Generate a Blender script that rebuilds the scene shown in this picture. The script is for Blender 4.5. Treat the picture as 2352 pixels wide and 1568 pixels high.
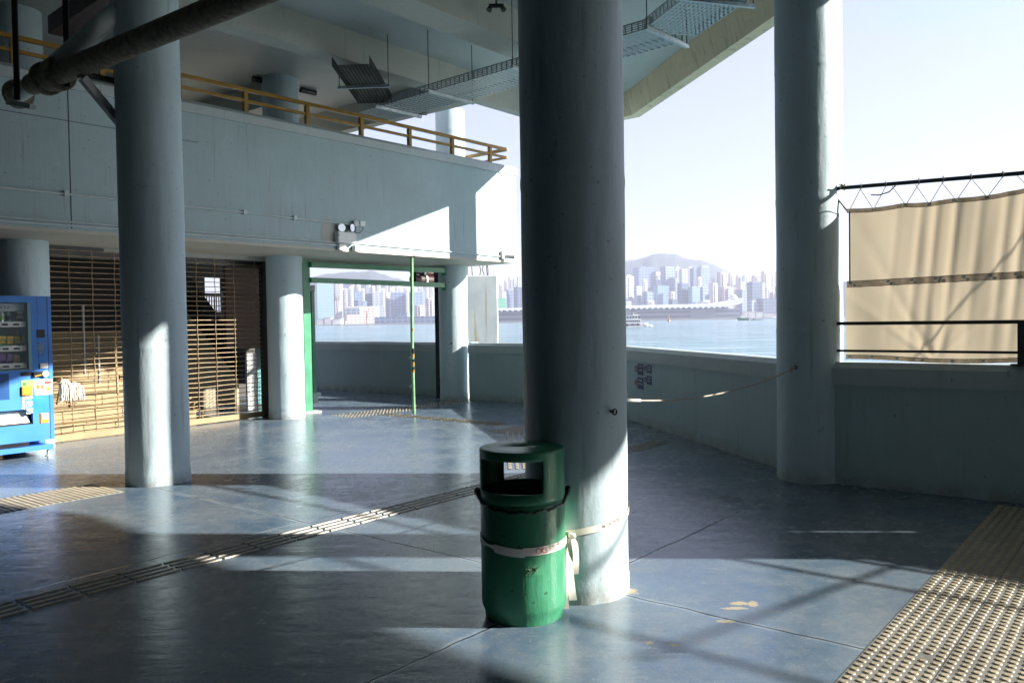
import bpy, math, random
from mathutils import Matrix, Vector, noise
rnd = random.Random(7)
R = math.radians
S = bpy.context.scene
for o in list(bpy.data.objects): bpy.data.objects.remove(o)

# ------------------------------------------------------------ camera
FPX, CW, CH = 1890.0, 2352.0, 1568.0
CAMZ = 1.55
MC = Matrix.Translation((0, 0, CAMZ)) @ Matrix.Rotation(R(90 - 1.455), 4, 'X') @ Matrix.Rotation(R(-0.9), 4, 'Z')
cam_d = bpy.data.cameras.new("camera"); cam = bpy.data.objects.new("camera", cam_d)
S.collection.objects.link(cam); cam.matrix_world = MC
cam_d.sensor_width = 36; cam_d.lens = FPX / CW * 36; cam_d.clip_end = 20000; cam_d.clip_start = 0.05
S.camera = cam
# ------------------------------------------------------------ light
SUN_AZ, SUN_EL = 94.0, 24.0
w = bpy.data.worlds.new("World"); S.world = w; w.use_nodes = True
nt = w.node_tree; nt.nodes.clear()
sky = nt.nodes.new('ShaderNodeTexSky'); sky.sky_type = 'NISHITA'; sky.sun_disc = False
sky.sun_elevation = R(SUN_EL); sky.sun_rotation = R(SUN_AZ); sky.altitude = 0
sky.air_density = 1.1; sky.dust_density = 0.25; sky.ozone_density = 2.5
bg = nt.nodes.new('ShaderNodeBackground'); bg.inputs[1].default_value = 0.078
out = nt.nodes.new('ShaderNodeOutputWorld')
tcw = nt.nodes.new('ShaderNodeTexCoord'); mpw = nt.nodes.new('ShaderNodeMapping')
mpw.inputs['Scale'].default_value = (1.6, 1.6, 7.0); mpw.inputs['Rotation'].default_value = (0, R(12), R(20))
nzw = nt.nodes.new('ShaderNodeTexNoise'); nzw.inputs['Scale'].default_value = 1.7; nzw.inputs['Detail'].default_value = 7
nzw.inputs['Roughness'].default_value = 0.55
rmw = nt.nodes.new('ShaderNodeMapRange'); rmw.inputs[1].default_value = 0.52; rmw.inputs[2].default_value = 0.78
rmw.inputs[3].default_value = 0.66; rmw.inputs[4].default_value = 0.2
mxw = nt.nodes.new('ShaderNodeMixRGB'); mxw.inputs[2].default_value = (2.6, 2.5, 3.3, 1)
L = nt.links.new
L(tcw.outputs['Generated'], mpw.inputs[0]); L(mpw.outputs[0], nzw.inputs[0]); L(nzw.outputs[0], rmw.inputs[0])
L(rmw.outputs[0], mxw.inputs[0]); L(sky.outputs[0], mxw.inputs[1]); L(mxw.outputs[0], bg.inputs[0]); L(bg.outputs[0], out.inputs[0])
sd = bpy.data.lights.new("sun", 'SUN'); sd.energy = 5.0; sd.angle = R(0.55); sd.color = (1.0, 0.945, 0.86)
sun = bpy.data.objects.new("sun", sd); S.collection.objects.link(sun)
tosun = Vector((math.sin(R(SUN_AZ)) * math.cos(R(SUN_EL)), math.cos(R(SUN_AZ)) * math.cos(R(SUN_EL)), math.sin(R(SUN_EL))))
sun.rotation_euler = tosun.to_track_quat('Z', 'Y').to_euler()
S.view_settings.view_transform = 'Standard'; S.view_settings.look = 'None'
S.view_settings.exposure = 1.85; S.view_settings.gamma = 1
S.render.engine = 'CYCLES'

# ------------------------------------------------------------ measuring helpers (rays of the survey camera)
MR = MC.to_3x3()
def ray(x, y): return MR @ Vector(((x - CW / 2) / FPX, -(y - CH / 2) / FPX, -1))
def gp(x, y, z=0.0):                     # point of a horizontal plane
    r = ray(x, y); t = (z - CAMZ) / r.z
    return Vector((r.x * t, r.y * t, z))
def pd(x, y, d):                         # point at a depth
    r = ray(x, y); t = d / r.y
    return Vector((r.x * t, d, CAMZ + r.z * t))
class Fr:                                # upright frame: s along azimuth, t to its right, z up
    def __init__(s, p, az):
        s.o = Vector((p[0], p[1], 0)); s.az = az
        s.u = Vector((math.sin(R(az)), math.cos(R(az)), 0)); s.n = Vector((math.cos(R(az)), -math.sin(R(az)), 0))
    def P(s, a, t, z): return s.o + s.u * a + s.n * t + Vector((0, 0, z))
    def hit(s, x, y, t=0.0):             # (s, z) where a ray meets the plane t
        r = ray(x, y); c = Vector((0, 0, CAMZ)) - s.o
        k = (t - c.dot(s.n)) / r.dot(s.n); p = Vector((0, 0, CAMZ)) + r * k
        return (p - s.o).dot(s.u), p.z
# ------------------------------------------------------------ mesh builder
class MB:
    def __init__(s): s.v = []; s.f = []; s.sm = []
    def add(s, vs, fs, smooth=False):
        b = len(s.v); s.v += [Vector(v) for v in vs]
        for f in fs: s.f.append([b + i for i in f]); s.sm.append(smooth)
    def hexa(s, p): s.add(p, [(0, 3, 2, 1), (4, 5, 6, 7), (0, 1, 5, 4), (1, 2, 6, 5), (2, 3, 7, 6), (3, 0, 4, 7)])
    def box(s, x0, x1, y0, y1, z0, z1):
        s.hexa([(x0, y0, z0), (x1, y0, z0), (x1, y1, z0), (x0, y1, z0), (x0, y0, z1), (x1, y0, z1), (x1, y1, z1), (x0, y1, z1)])
    def fb(s, F, a0, a1, t0, t1, z0, z1):
        s.hexa([F.P(a0, t1, z0), F.P(a1, t1, z0), F.P(a1, t0, z0), F.P(a0, t0, z0), F.P(a0, t1, z1), F.P(a1, t1, z1), F.P(a1, t0, z1), F.P(a0, t0, z1)])
    def prism(s, poly, z0, z1):          # poly counter-clockwise
        n = len(poly)
        s.add([(p[0], p[1], z0) for p in poly] + [(p[0], p[1], z1) for p in poly],
              [tuple(range(n))[::-1], tuple(range(n, 2 * n))] + [(i, (i + 1) % n, n + (i + 1) % n, n + i) for i in range(n)])
    def fprof(s, F, prof, a0, a1):       # profile [(t,z)] swept along s
        n = len(prof)
        s.add([F.P(a0, t, z) for t, z in prof] + [F.P(a1, t, z) for t, z in prof],
              [tuple(range(n)), tuple(range(n, 2 * n))[::-1]] + [(i, n + i, n + (i + 1) % n, (i + 1) % n) for i in range(n)])
    def tube(s, pts, r, n=8, cap=True, smooth=True):
        pts = [Vector(p) for p in pts]; m = len(pts); vs = []
        rr = r if isinstance(r, (list, tuple)) else [r] * m
        up = None
        for i, p in enumerate(pts):
            d = (pts[min(i + 1, m - 1)] - pts[max(i - 1, 0)]).normalized()
            if up is None: up = Vector((0, 0, 1)) if abs(d.z) < .9 else Vector((1, 0, 0))
            a = d.cross(up).normalized(); b = d.cross(a).normalized(); up = -b if b.length else up
            for k in range(n):
                q = 2 * math.pi * k / n; vs.append(p + (a * math.cos(q) + b * math.sin(q)) * rr[i])
        fs = [(i * n + k, i * n + (k + 1) % n, (i + 1) * n + (k + 1) % n, (i + 1) * n + k) for i in range(m - 1) for k in range(n)]
        s.add(vs, fs, smooth)
        if cap: s.add([vs[k] for k in range(n)], [tuple(range(n))]); s.add([vs[-n + k] for k in range(n)], [tuple(range(n))[::-1]])
    def bar(s, p, q, w, h=None):         # square bar between two points
        p = Vector(p); q = Vector(q); h = h or w; d = (q - p).normalized()
        up = Vector((0, 0, 1)) if abs(d.z) < .95 else Vector((0, 1, 0))
        a = d.cross(up).normalized() * w / 2; b = d.cross(a).normalized() * h / 2
        s.hexa([p - a - b, p + a - b, p + a + b, p - a + b, q - a - b, q + a - b, q + a + b, q - a + b])
    def lathe(s, c, prof, n=48, smooth=True, capt=True, skip=None):
        vs = []; m = len(prof)
        for r, z in prof:
            for k in range(n):
                q = 2 * math.pi * k / n; vs.append((c[0] + r * math.cos(q), c[1] + r * math.sin(q), z))
        fs = []
        for i in range(m - 1):
            for k in range(n):
                if skip and skip(i, k): continue
                fs.append((i * n + k, i * n + (k + 1) % n, (i + 1) * n + (k + 1) % n, (i + 1) * n + k))
        s.add(vs, fs, smooth)
        if capt: s.add(vs[-n:], [tuple(range(n))]); s.add(vs[:n], [tuple(range(n))[::-1]])
    def disc(s, c, nrm, r, th, n=20):
        c = Vector(c); nrm = Vector(nrm).normalized(); s.tube([c, c + nrm * th], r, n, True, False)
    def build(s, name, mat, parent=None, bevel=0, fixn=True):
        me = bpy.data.meshes.new(name); off = parent_loc(parent)
        me.from_pydata([v - off for v in s.v], [], s.f); me.update()
        for p, k in zip(me.polygons, s.sm): p.use_smooth = k
        if fixn:
            import bmesh
            bm = bmesh.new(); bm.from_mesh(me); bmesh.ops.recalc_face_normals(bm, faces=bm.faces); bm.to_mesh(me); bm.free()
        me.materials.append(mat); o = bpy.data.objects.new(name, me); S.collection.objects.link(o)
        if parent: o.parent = parent
        if bevel:
            b = o.modifiers.new("bevel", 'BEVEL'); b.width = bevel; b.segments = 2; b.limit_method = 'ANGLE'; b.angle_limit = R(50)
        return o
def parent_loc(p):
    v = Vector((0, 0, 0))
    while p: v += p.location; p = p.parent
    return v
def tag(o, label=None, cat=None, group=None, kind=None):
    if label: o["label"] = label
    if cat: o["category"] = cat
    if group: o["group"] = group
    if kind: o["kind"] = kind
    return o
def thing(name, label, cat, loc, group=None):
    o = bpy.data.objects.new(name, None); S.collection.objects.link(o); o.location = loc; o.empty_display_size = .1
    return tag(o, label, cat, group)
def text_mesh(txt, size, mat_, name, parent, M, extr=0.0004):
    c = bpy.data.curves.new(name, 'FONT'); c.body = txt; c.size = size; c.extrude = extr; c.align_x = 'CENTER'; c.align_y = 'CENTER'; c.resolution_u = 3
    t = bpy.data.objects.new(name + "_tmp", c); S.collection.objects.link(t); bpy.context.view_layer.update()
    me = bpy.data.meshes.new_from_object(t.evaluated_get(bpy.context.evaluated_depsgraph_get()))
    bpy.data.objects.remove(t); bpy.data.curves.remove(c)
    me.transform(M); me.transform(Matrix.Translation(-parent_loc(parent))); me.materials.clear(); me.materials.append(mat_)
    me.name = name; o = bpy.data.objects.new(name, me); S.collection.objects.link(o); o.parent = parent
    return o
def basis(o, x, y):                      # matrix: text plane x right, y up
    x = Vector(x).normalized(); y = Vector(y); y = (y - x * x.dot(y)).normalized(); z = x.cross(y)
    return Matrix(((x.x, y.x, z.x, o[0]), (x.y, y.y, z.y, o[1]), (x.z, y.z, z.z, o[2]), (0, 0, 0, 1)))
# ------------------------------------------------------------ materials
class NG:
    def __init__(s, name):
        s.m = bpy.data.materials.new(name); s.m.use_nodes = True; s.t = s.m.node_tree; s.t.nodes.clear()
        s.out = s.t.nodes.new('ShaderNodeOutputMaterial')
    def n(s, typ, **kw):
        nd = s.t.nodes.new('ShaderNode' + typ)
        for k, v in kw.items(): setattr(nd, k, v)
        return nd
    def set(s, sock, v):
        if hasattr(v, 'links') or isinstance(v, bpy.types.NodeSocket): s.t.links.new(v, sock)
        elif isinstance(v, tuple) and len(v) == 3 and sock.type == 'RGBA': sock.default_value = (*v, 1)
        else: sock.default_value = v
    def co(s, scale=(1, 1, 1), rot=(0, 0, 0), kind='Object'):
        tc = s.n('TexCoord'); mp = s.n('Mapping'); mp.inputs['Scale'].default_value = scale; mp.inputs['Rotation'].default_value = rot
        s.t.links.new(tc.outputs[kind], mp.inputs[0]); return mp.outputs[0]
    def pos(s, scale=(1, 1, 1), rot=(0, 0, 0)):
        g = s.n('NewGeometry'); mp = s.n('Mapping'); mp.inputs['Scale'].default_value = scale; mp.inputs['Rotation'].default_value = rot
        s.t.links.new(g.outputs['Position'], mp.inputs[0]); return mp.outputs[0]
    def noise(s, vec, sc, det=4, rough=.5):
        nd = s.n('TexNoise'); s.set(nd.inputs['Vector'], vec); nd.inputs['Scale'].default_value = sc
        nd.inputs['Detail'].default_value = det; nd.inputs['Roughness'].default_value = rough; return nd.outputs[0]
    def rng(s, v, a, b, c=0., d=1.):
        nd = s.n('MapRange'); s.set(nd.inputs[0], v)
        for i, k in enumerate((a, b, c, d)): nd.inputs[i + 1].default_value = k
        return nd.outputs[0]
    def mix(s, f, a, b, mode='MIX'):
        nd = s.n('MixRGB', blend_type=mode); s.set(nd.inputs[0], f); s.set(nd.inputs[1], a); s.set(nd.inputs[2], b); return nd.outputs[0]
    def math(s, op, a, b=0.):
        nd = s.n('Math', operation=op); s.set(nd.inputs[0], a); s.set(nd.inputs[1], b); return nd.outputs[0]
    def bump(s, h, st, dist=.02, nrm=None):
        nd = s.n('Bump'); nd.inputs['Strength'].default_value = st; nd.inputs['Distance'].default_value = dist; s.set(nd.inputs['Height'], h)
        if nrm is not None: s.set(nd.inputs['Normal'], nrm)
        return nd.outputs[0]
    def bsdf(s, col, rough=.5, metal=0., nrm=None, spec=.5, trans=0., alpha=None, emit=None):
        b = s.n('BsdfPrincipled'); s.set(b.inputs['Base Color'], col); s.set(b.inputs['Roughness'], rough); s.set(b.inputs['Metallic'], metal)
        b.inputs['Specular IOR Level'].default_value = spec; b.inputs['Transmission Weight'].default_value = trans
        if nrm is not None: s.set(b.inputs['Normal'], nrm)
        if alpha is not None: s.set(b.inputs['Alpha'], alpha)
        return b.outputs[0]
    def fin(s, sh): s.t.links.new(sh, s.out.inputs[0]); return s.m
def simple(name, col, rough=.5, metal=0., var=.12, sc=6, bump=.1, spec=.5):
    g = NG(name); p = g.pos(); a = g.noise(p, sc, 5)
    if 'tactile' in name or name == 'guide_bar': b2 = g.noise(p, 1.7, 5, .7)
    c = g.mix(g.rng(a, .3, .7), tuple(k * (1 - var) for k in col), tuple(min(1, k * (1 + var)) for k in col))
    if 'tactile' in name or name == 'guide_bar': c = g.mix(g.rng(b2, .42, .65, 0, .6), c, tuple(k * .45 for k in col))
    return g.fin(g.bsdf(c, g.rng(a, .3, .7, rough * .85, min(1, rough * 1.15)), metal, g.bump(g.noise(p, sc * 12, 3), bump, .004), spec))
def wallmat(name, col, stain=(.30, .26, .2), amt=.35, bump=.35, rough=.55):
    g = NG(name); p = g.pos()
    big = g.noise(p, .9, 5, .6); st = g.noise(g.pos((9, 9, .5)), 1.0, 5, .6); fine = g.noise(p, 38, 4, .6)
    c = g.mix(g.rng(big, .3, .7), tuple(k * .88 for k in col), tuple(min(1, k * 1.07) for k in col))
    c = g.mix(g.rng(st, .56, .78, 0, amt), c, stain)
    c = g.mix(g.rng(g.noise(p, 23, 3), .68, .72, 0, .6), c, tuple(k * .4 for k in col))
    drip = g.math('MULTIPLY', g.rng(g.noise(g.pos((22, 22, .9)), 1, 4, .6), .57, .70), g.rng(g.noise(p, 1.1, 2), .45, .62))
    c = g.mix(g.math('MULTIPLY', drip, .40), c, tuple(k * .38 for k in stain))
    c = g.mix(g.rng(g.noise(p, 2.6, 6, .7), .60, .64, 0, .22), c, tuple(min(1, k * 1.22) for k in col))
    spz = g.n('SeparateXYZ'); g.set(spz.inputs[0], p); low = g.math('MULTIPLY', g.rng(spz.outputs[2], .02, .16, 1, 0), g.rng(g.noise(p, 6, 5, .7), .35, .6))
    c = g.mix(g.math('MULTIPLY', low, .6), c, (.20, .15, .09))
    n1 = g.bump(g.noise(g.pos((14, 14, 3)), 1, 5), bump, .008); n1 = g.bump(g.noise(p, 2.6, 6, .7), .35, .01, n1); n2 = g.bump(fine, bump * .8, .003, n1)
    return g.fin(g.bsdf(c, g.rng(big, .3, .7, rough - .08, rough + .08), 0, n2, .45))
M = {}
M['wall'] = wallmat('painted_concrete', (.345, .455, .48))
M['col'] = wallmat('painted_column', (.45, .56, .60), amt=.14, bump=.5)
M['ceil'] = wallmat('ceiling_paint', (.40, .44, .44), amt=.2)
M['beam'] = wallmat('beam_paint', (.40, .41, .37), amt=.3)
M['fascia'] = wallmat('weathered_fascia', (.60, .52, .36), stain=(.22, .15, .08), amt=.8)
M['deck'] = wallmat('soffit_paint', (.50, .47, .39), amt=.3)
M['cap'] = wallmat('parapet_cap_paint', (.42, .48, .49), amt=.25)
M['slabpost'] = None
M['dark'] = simple('dark_steel', (.035, .038, .04), .45, .6)
M['rail'] = simple('railing_paint', (.035, .04, .045), .4, .3)
M['yellow'] = simple('yellow_paint', (.28, .155, .015), .4, 0, .2, 9)
M['green'] = simple('green_gate_paint', (.055, .24, .13), .35, 0, .12, 5)
M['paleg'] = simple('pale_green_paint', (.17, .32, .17), .4, 0, .2, 9)
M['galv'] = simple('galvanised_mesh', (.42, .47, .50), .4, .5, .2, 20)
M['rust'] = simple('near_black_mesh', (.03, .025, .022), .8, .2)  # plain near-black tone for the dark tray mesh and thin cables
M['bronze'] = simple('weathered_shutter_bars', (.27, .195, .11), .42, .3, .35, 14)
M['cream'] = simple('cream_stair_paint', (.27, .195, .095), .6, 0, .2, 5)
M['creamwall'] = simple('cream_wall_paint', (.30, .25, .17), .7, 0, .15, 2)
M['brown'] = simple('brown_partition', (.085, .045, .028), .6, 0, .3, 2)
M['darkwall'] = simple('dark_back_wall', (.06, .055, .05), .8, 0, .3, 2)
M['mop'] = simple('mop_cotton', (.50, .46, .40), .9, 0, .3, 40)
M['wood'] = simple('wooden_handle', (.50, .33, .16), .6, 0, .3, 30)
M['white'] = simple('white_plastic', (.72, .72, .70), .4, 0, .05)
M['black'] = simple('black_plastic', (.012, .012, .014), .3, 0, .2)
M['bag'] = simple('black_bin_liner', (.012, .012, .014), .22, 0, .3, 30, .8)
M['glassl'] = simple('lamp_lens', (.75, .78, .8), .12, .4, .1)
M['conduit'] = simple('painted_conduit', (.52, .58, .58), .45)
M['pipe1'] = simple('rusty_pipe', (.15, .13, .09), .75, 0, .55, 18, .8)
M['pipe2'] = simple('painted_pipe', (.45, .50, .49), .5, 0, .2)
M['redpipe'] = simple('red_oxide_pipe', (.035, .008, .007), .55, 0, .4, 12)
M['rope'] = simple('grey_rope', (.27, .24, .20), .8, 0, .3, 60)
M['ropew'] = simple('white_sleeve', (.5, .48, .44), .7)
M['tactile'] = simple('tactile_stud', (.36, .31, .22), .42, 0, .2, 15)
M['tactbase'] = simple('tactile_sheet', (.20, .20, .18), .4, 0, .2, 9)
M['bars'] = simple('guide_bar', (.34, .29, .20), .35, 0, .25, 12)
M['blue'] = simple('blue_vending_paint', (.05, .21, .60), .33, 0, .1, 3)
M['navy'] = simple('navy_notice', (.02, .035, .15), .45)
M['grey'] = simple('grey_metal', (.30, .31, .32), .4, .4)
M['lgrey'] = simple('light_grey_metal', (.58, .59, .58), .4, .3)
M['orange'] = simple('orange_plastic', (.80, .28, .02), .4)
M['limeg'] = simple('lime_label', (.30, .62, .10), .5)
M['paper'] = simple('paper_label', (.78, .77, .66), .6)
M['tapew'] = simple('barrier_tape_white', (.80, .74, .66), .55, 0, .06, 20)
M['red'] = simple('red_ink', (.50, .02, .02), .5)
M['blk'] = simple('black_ink', (.015, .015, .015), .5)
M['tapeg'] = simple('tape_green_ink', (.35, .55, .3), .5)
M['crane'] = simple('faded_crane_red', (.28, .10, .09), .6)
M['eye'] = simple('steel_ring', (.05, .05, .05), .4, .7)

def floor_mat():
    g = NG('blue_floor_paint'); p = g.pos(); sp = g.n('SeparateXYZ'); g.set(sp.inputs[0], p)
    wob = g.math('MULTIPLY', g.math('SUBTRACT', g.noise(p, 3.0, 4), .5), .05)
    a = g.math('ADD', g.math('ADD', g.math('MULTIPLY', sp.outputs[0], .628), g.math('MULTIPLY', sp.outputs[1], .778)), wob)
    b = g.math('ADD', g.math('ADD', g.math('MULTIPLY', sp.outputs[0], -.778), g.math('MULTIPLY', sp.outputs[1], .628)), wob)
    seam = None
    for axis, val in ((a, 3.95), (a, 8.6), (a, -0.4), (b, 2.7), (b, 5.3), (b, 9.15), (b, .2), (a, 12.9)):
        d = g.math('ABSOLUTE', g.math('SUBTRACT', axis, val)); seam = d if seam is None else g.math('MINIMUM', seam, d)
    groove = g.rng(seam, .002, .010, 1, 0); edge = g.rng(seam, .008, .035, 1, 0)
    big = g.noise(p, 1.3, 6, .65); mid = g.noise(p, 7, 6, .7); fine = g.noise(p, 60, 4, .7)
    c = g.mix(g.rng(big, .35, .68), (.050, .096, .158), (.125, .168, .205))
    c = g.mix(g.rng(mid, .42, .7, 0, .38), c, (.20, .22, .225))
    c = g.mix(g.rng(fine, .55, .7, 0, .45), c, (.30, .30, .26))
    # scuffs running with the traffic
    scf = g.noise(g.pos((1.2, 9, 1), (0, 0, R(8))), 2.5, 6, .7)
    c = g.mix(g.rng(scf, .56, .72, 0, .35), c, (.05, .07, .09))
    worn = g.noise(p, .55, 5, .6); c = g.mix(g.rng(worn, .5, .66, 0, .28), c, (.17, .18, .175))
    scr = g.noise(g.pos((.6, 26, 1), (0, 0, R(-33))), 2.0, 3, .5); c = g.mix(g.rng(scr, .68, .72, 0, .35), c, (.30, .32, .33))
    scr2 = g.noise(g.pos((22, .5, 1), (0, 0, R(-20))), 2.0, 3, .5); c = g.mix(g.rng(scr2, .69, .73, 0, .4), c, (.03, .04, .05))
    vo = g.n('TexVoronoi'); g.set(vo.inputs['Vector'], p); vo.inputs['Scale'].default_value = 2.3; gum = g.math('MULTIPLY', g.rng(vo.outputs['Distance'], .035, .05, 1, 0), g.math('GREATER_THAN', g.noise(p, .9, 2), .52))
    c = g.mix(g.math('MULTIPLY', gum, .8), c, (.02, .025, .03))
    # chips down to the tan screed
    dist = g.noise(p, 13, 8, .8)
    chip = None
    for (x, y, rx, ry) in ((1685, 1396, .075, .022), (1668, 1426, .05, .022), (1728, 1385, .03, .05), (1449, 1358, .05, .05), (1490, 1475, .02, .02), (1547, 1480, .02, .015), (1700, 1385, .05, .03)):
        q = gp(x, y)
        ex = g.math('DIVIDE', g.math('SUBTRACT', sp.outputs[0], q.x), rx); ey = g.math('DIVIDE', g.math('SUBTRACT', sp.outputs[1], q.y), ry)
        r2 = g.math('ADD', g.math('MULTIPLY', ex, ex), g.math('MULTIPLY', ey, ey)); r2 = g.math('ADD', r2, g.math('MULTIPLY', g.math('SUBTRACT', dist, .5), 6.5))
        f = g.rng(r2, .75, .95, 1, 0); chip = f if chip is None else g.math('MAXIMUM', chip, f)
    rndchip = g.rng(g.noise(p, 5.5, 6, .75), .675, .69)
    chip = g.math('MAXIMUM', chip, g.math('MULTIPLY', rndchip, .8))
    c = g.mix(g.math('MULTIPLY', chip, .85), c, g.mix(fine, (.26, .22, .15), (.50, .42, .29)))
    q = gp(1675, 1146); ex = g.math('DIVIDE', g.math('SUBTRACT', sp.outputs[0], q.x), .11); ey = g.math('DIVIDE', g.math('SUBTRACT', sp.outputs[1], q.y), .13)
    r2 = g.math('ADD', g.math('MULTIPLY', ex, ex), g.math('MULTIPLY', ey, ey)); c = g.mix(g.rng(r2, .8, 1.1, .85, 0), c, (.03, .04, .05))
    c = g.mix(g.math('MULTIPLY', edge, g.rng(g.noise(p, 2.5, 5), .38, .55, 0, .6)), c, (.32, .38, .43))
    c = g.mix(g.math('MULTIPLY', groove, .85), c, (.02, .022, .025))
    rough = g.math('ADD', g.rng(mid, .3, .75, .15, .27), g.math('MULTIPLY', g.rng(big, .3, .7), .10))
    rough = g.math('ADD', rough, g.math('MULTIPLY', chip, .4))
    n1 = g.bump(g.noise(g.pos((1, 2.2, 1)), 3.2, 4, .6), .22, .02)
    n2 = g.bump(g.noise(g.pos((1, 3.2, 1)), 34, 5, .65), .12, .004, n1)
    n3 = g.bump(g.math('SUBTRACT', 1, groove), .8, .006, n2)
    return g.fin(g.bsdf(c, rough, 0, n3, .55))
def water_mat():
    g = NG('harbour_water')
    n1 = g.bump(g.noise(g.pos((.035, .09, 1)), 1, 6, .62), 1.0, 2.2)
    n2 = g.bump(g.noise(g.pos((.25, .55, 1)), 1, 5, .6), .8, .5, n1)
    big = g.noise(g.pos((.004, .012, 1)), 1, 4)
    c = g.mix(g.rng(big, .35, .65), (.03, .12, .14), (.07, .20, .22))
    wv = g.noise(g.pos((.03, .16, 1)), 1, 7, .68); c = g.mix(g.rng(wv, .46, .66, 0, .8), c, (.36, .46, .50))
    return g.fin(g.bsdf(c, .16, 0, n2, .5))
def canvas_mat():
    g = NG('tan_canvas'); p = g.pos()
    wv = g.noise(g.pos((160, 160, 160)), 1, 2); st = g.noise(g.pos((2.5, 2.5, .8)), 1, 4)
    c = g.mix(g.rng(st, .35, .7), (.385, .335, .26), (.455, .40, .315))
    n = g.bump(wv, .15, .002)
    d = g.n('BsdfDiffuse'); g.set(d.inputs[0], c); g.set(d.inputs['Normal'], n)
    t = g.n('BsdfTranslucent'); g.set(t.inputs[0], g.mix(1, c, (1.0, .96, .88), 'MULTIPLY'))
    mx = g.n('MixShader'); mx.inputs[0].default_value = .42
    g.t.links.new(d.outputs[0], mx.inputs[1]); g.t.links.new(t.outputs[0], mx.inputs[2]); return g.fin(mx.outputs[0])
def canvas_hem():
    g = NG('tan_canvas_hem'); p = g.pos(); c = g.mix(g.rng(g.noise(p, 20, 3), .3, .7), (.12, .095, .065), (.19, .155, .11))
    d = g.n('BsdfDiffuse'); g.set(d.inputs[0], c); t = g.n('BsdfTranslucent'); g.set(t.inputs[0], c); mx = g.n('MixShader'); mx.inputs[0].default_value = .35
    g.t.links.new(d.outputs[0], mx.inputs[1]); g.t.links.new(t.outputs[0], mx.inputs[2]); return g.fin(mx.outputs[0])
def stainpost():
    g = NG('stained_concrete'); p = g.pos()
    big = g.noise(p, 2.0, 6, .65); c = g.mix(g.rng(big, .35, .7), (.48, .50, .52), (.62, .61, .60))
    st = g.noise(g.pos((7, 7, .22)), 1, 3, .5); sp = g.n('SeparateXYZ'); g.set(sp.inputs[0], p)
    c = g.mix(g.rng(st, .50, .57, 0, .8), c, (.42, .29, .12)); return g.fin(g.bsdf(c, .75, 0, g.bump(g.noise(p, 25, 5),   .15, .004)))
def binmat():
    g = NG('green_bin_paint'); p = g.pos(); a = g.noise(p, 5, 5, .6)
    c = g.mix(g.rng(a, .3, .7), (.028, .175, .090), (.045, .235, .125))
    drip = g.noise(g.pos((26, 26, 5)), 1, 5, .6); fine = g.noise(p, 90, 3)
    c = g.mix(g.rng(g.noise(p, 34, 3), .68, .72, 0, .8), c, (.01, .03, .02))
    c = g.mix(g.rng(g.noise(g.pos((8, 8, 1.5)), 1, 5, .7), .58, .7, 0, .45), c, (.06, .16, .10)); c = g.mix(g.rng(g.noise(p, 60, 4, .7), .66, .7, 0, .5), c, (.20, .34, .25))
    n = g.bump(fine, .15, .002, g.bump(drip, .55, .006))
    return g.fin(g.bsdf(c, g.rng(a, .3, .7, .32, .48), 0, n, .45))
def bldmat(name, col, glass, fh=3.4, bay=4.0, frac=.5):
    fh *= 2.2; bay *= 2.2
    g = NG(name); tc = g.n('TexCoord'); sp = g.n('SeparateXYZ'); g.t.links.new(tc.outputs['Object'], sp.inputs[0])
    fz = g.math('FRACT', g.math('DIVIDE', sp.outputs[2], fh)); s = g.math('ADD', sp.outputs[0], g.math('MULTIPLY', sp.outputs[1], .93))
    fx = g.math('FRACT', g.math('DIVIDE', s, bay))
    wn = g.math('MULTIPLY', g.math('GREATER_THAN', fz, 1 - frac), g.math('GREATER_THAN', fx, .3))
    big = g.noise(g.pos((.02, .02, .01)), 1, 3); c = g.mix(g.rng(big, .3, .7), tuple(k * .85 for k in col), tuple(min(1, k * 1.1) for k in col))
    return g.fin(g.bsdf(g.mix(wn, c, glass), g.rng(wn, 0, 1, .7, .25), 0, None, .4))
M['floor'] = floor_mat(); M['water'] = water_mat(); M['canvas'] = canvas_mat(); M['hem'] = canvas_hem(); M['slabpost'] = stainpost(); M['bin'] = binmat()
B = {'blue': bldmat('blue_tower', (.20, .26, .36), (.10, .15, .24), 4, 6, .6), 'dark': bldmat('dark_tower', (.09, .13, .19), (.05, .08, .13), 4, 5, .6),
     'pale': bldmat('pale_tower', (.42, .46, .50), (.18, .24, .33), 3.4, 6, .5), 'white': bldmat('white_tower', (.72, .70, .66), (.22, .25, .3), 3, 7, .4),
     'cream': bldmat('cream_tower', (.58, .50, .42), (.22, .22, .25), 3, 6, .4), 'pink': bldmat('pink_tower', (.42, .32, .32), (.18, .18, .22), 3, 5, .4),
     'glass': bldmat('glass_tower', (.22, .33, .42), (.16, .27, .38), 4, 3, .8), 'green': bldmat('green_netting', (.10, .38, .22), (.09, .33, .19), 4, 6, .3)}

gg = NG('eyelet_light_disc'); d_ = gg.n('BsdfTranslucent'); d_.inputs[0].default_value = (.9, .9, .88, 1); e_ = gg.n('BsdfDiffuse'); e_.inputs[0].default_value = (.9, .9, .88, 1); x_ = gg.n('MixShader'); gg.t.links.new(d_.outputs[0], x_.inputs[1]); gg.t.links.new(e_.outputs[0], x_.inputs[2]); M['grom'] = gg.fin(x_.outputs[0])  # near-white colour paints the daylight coming through the eyelet holes
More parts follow.
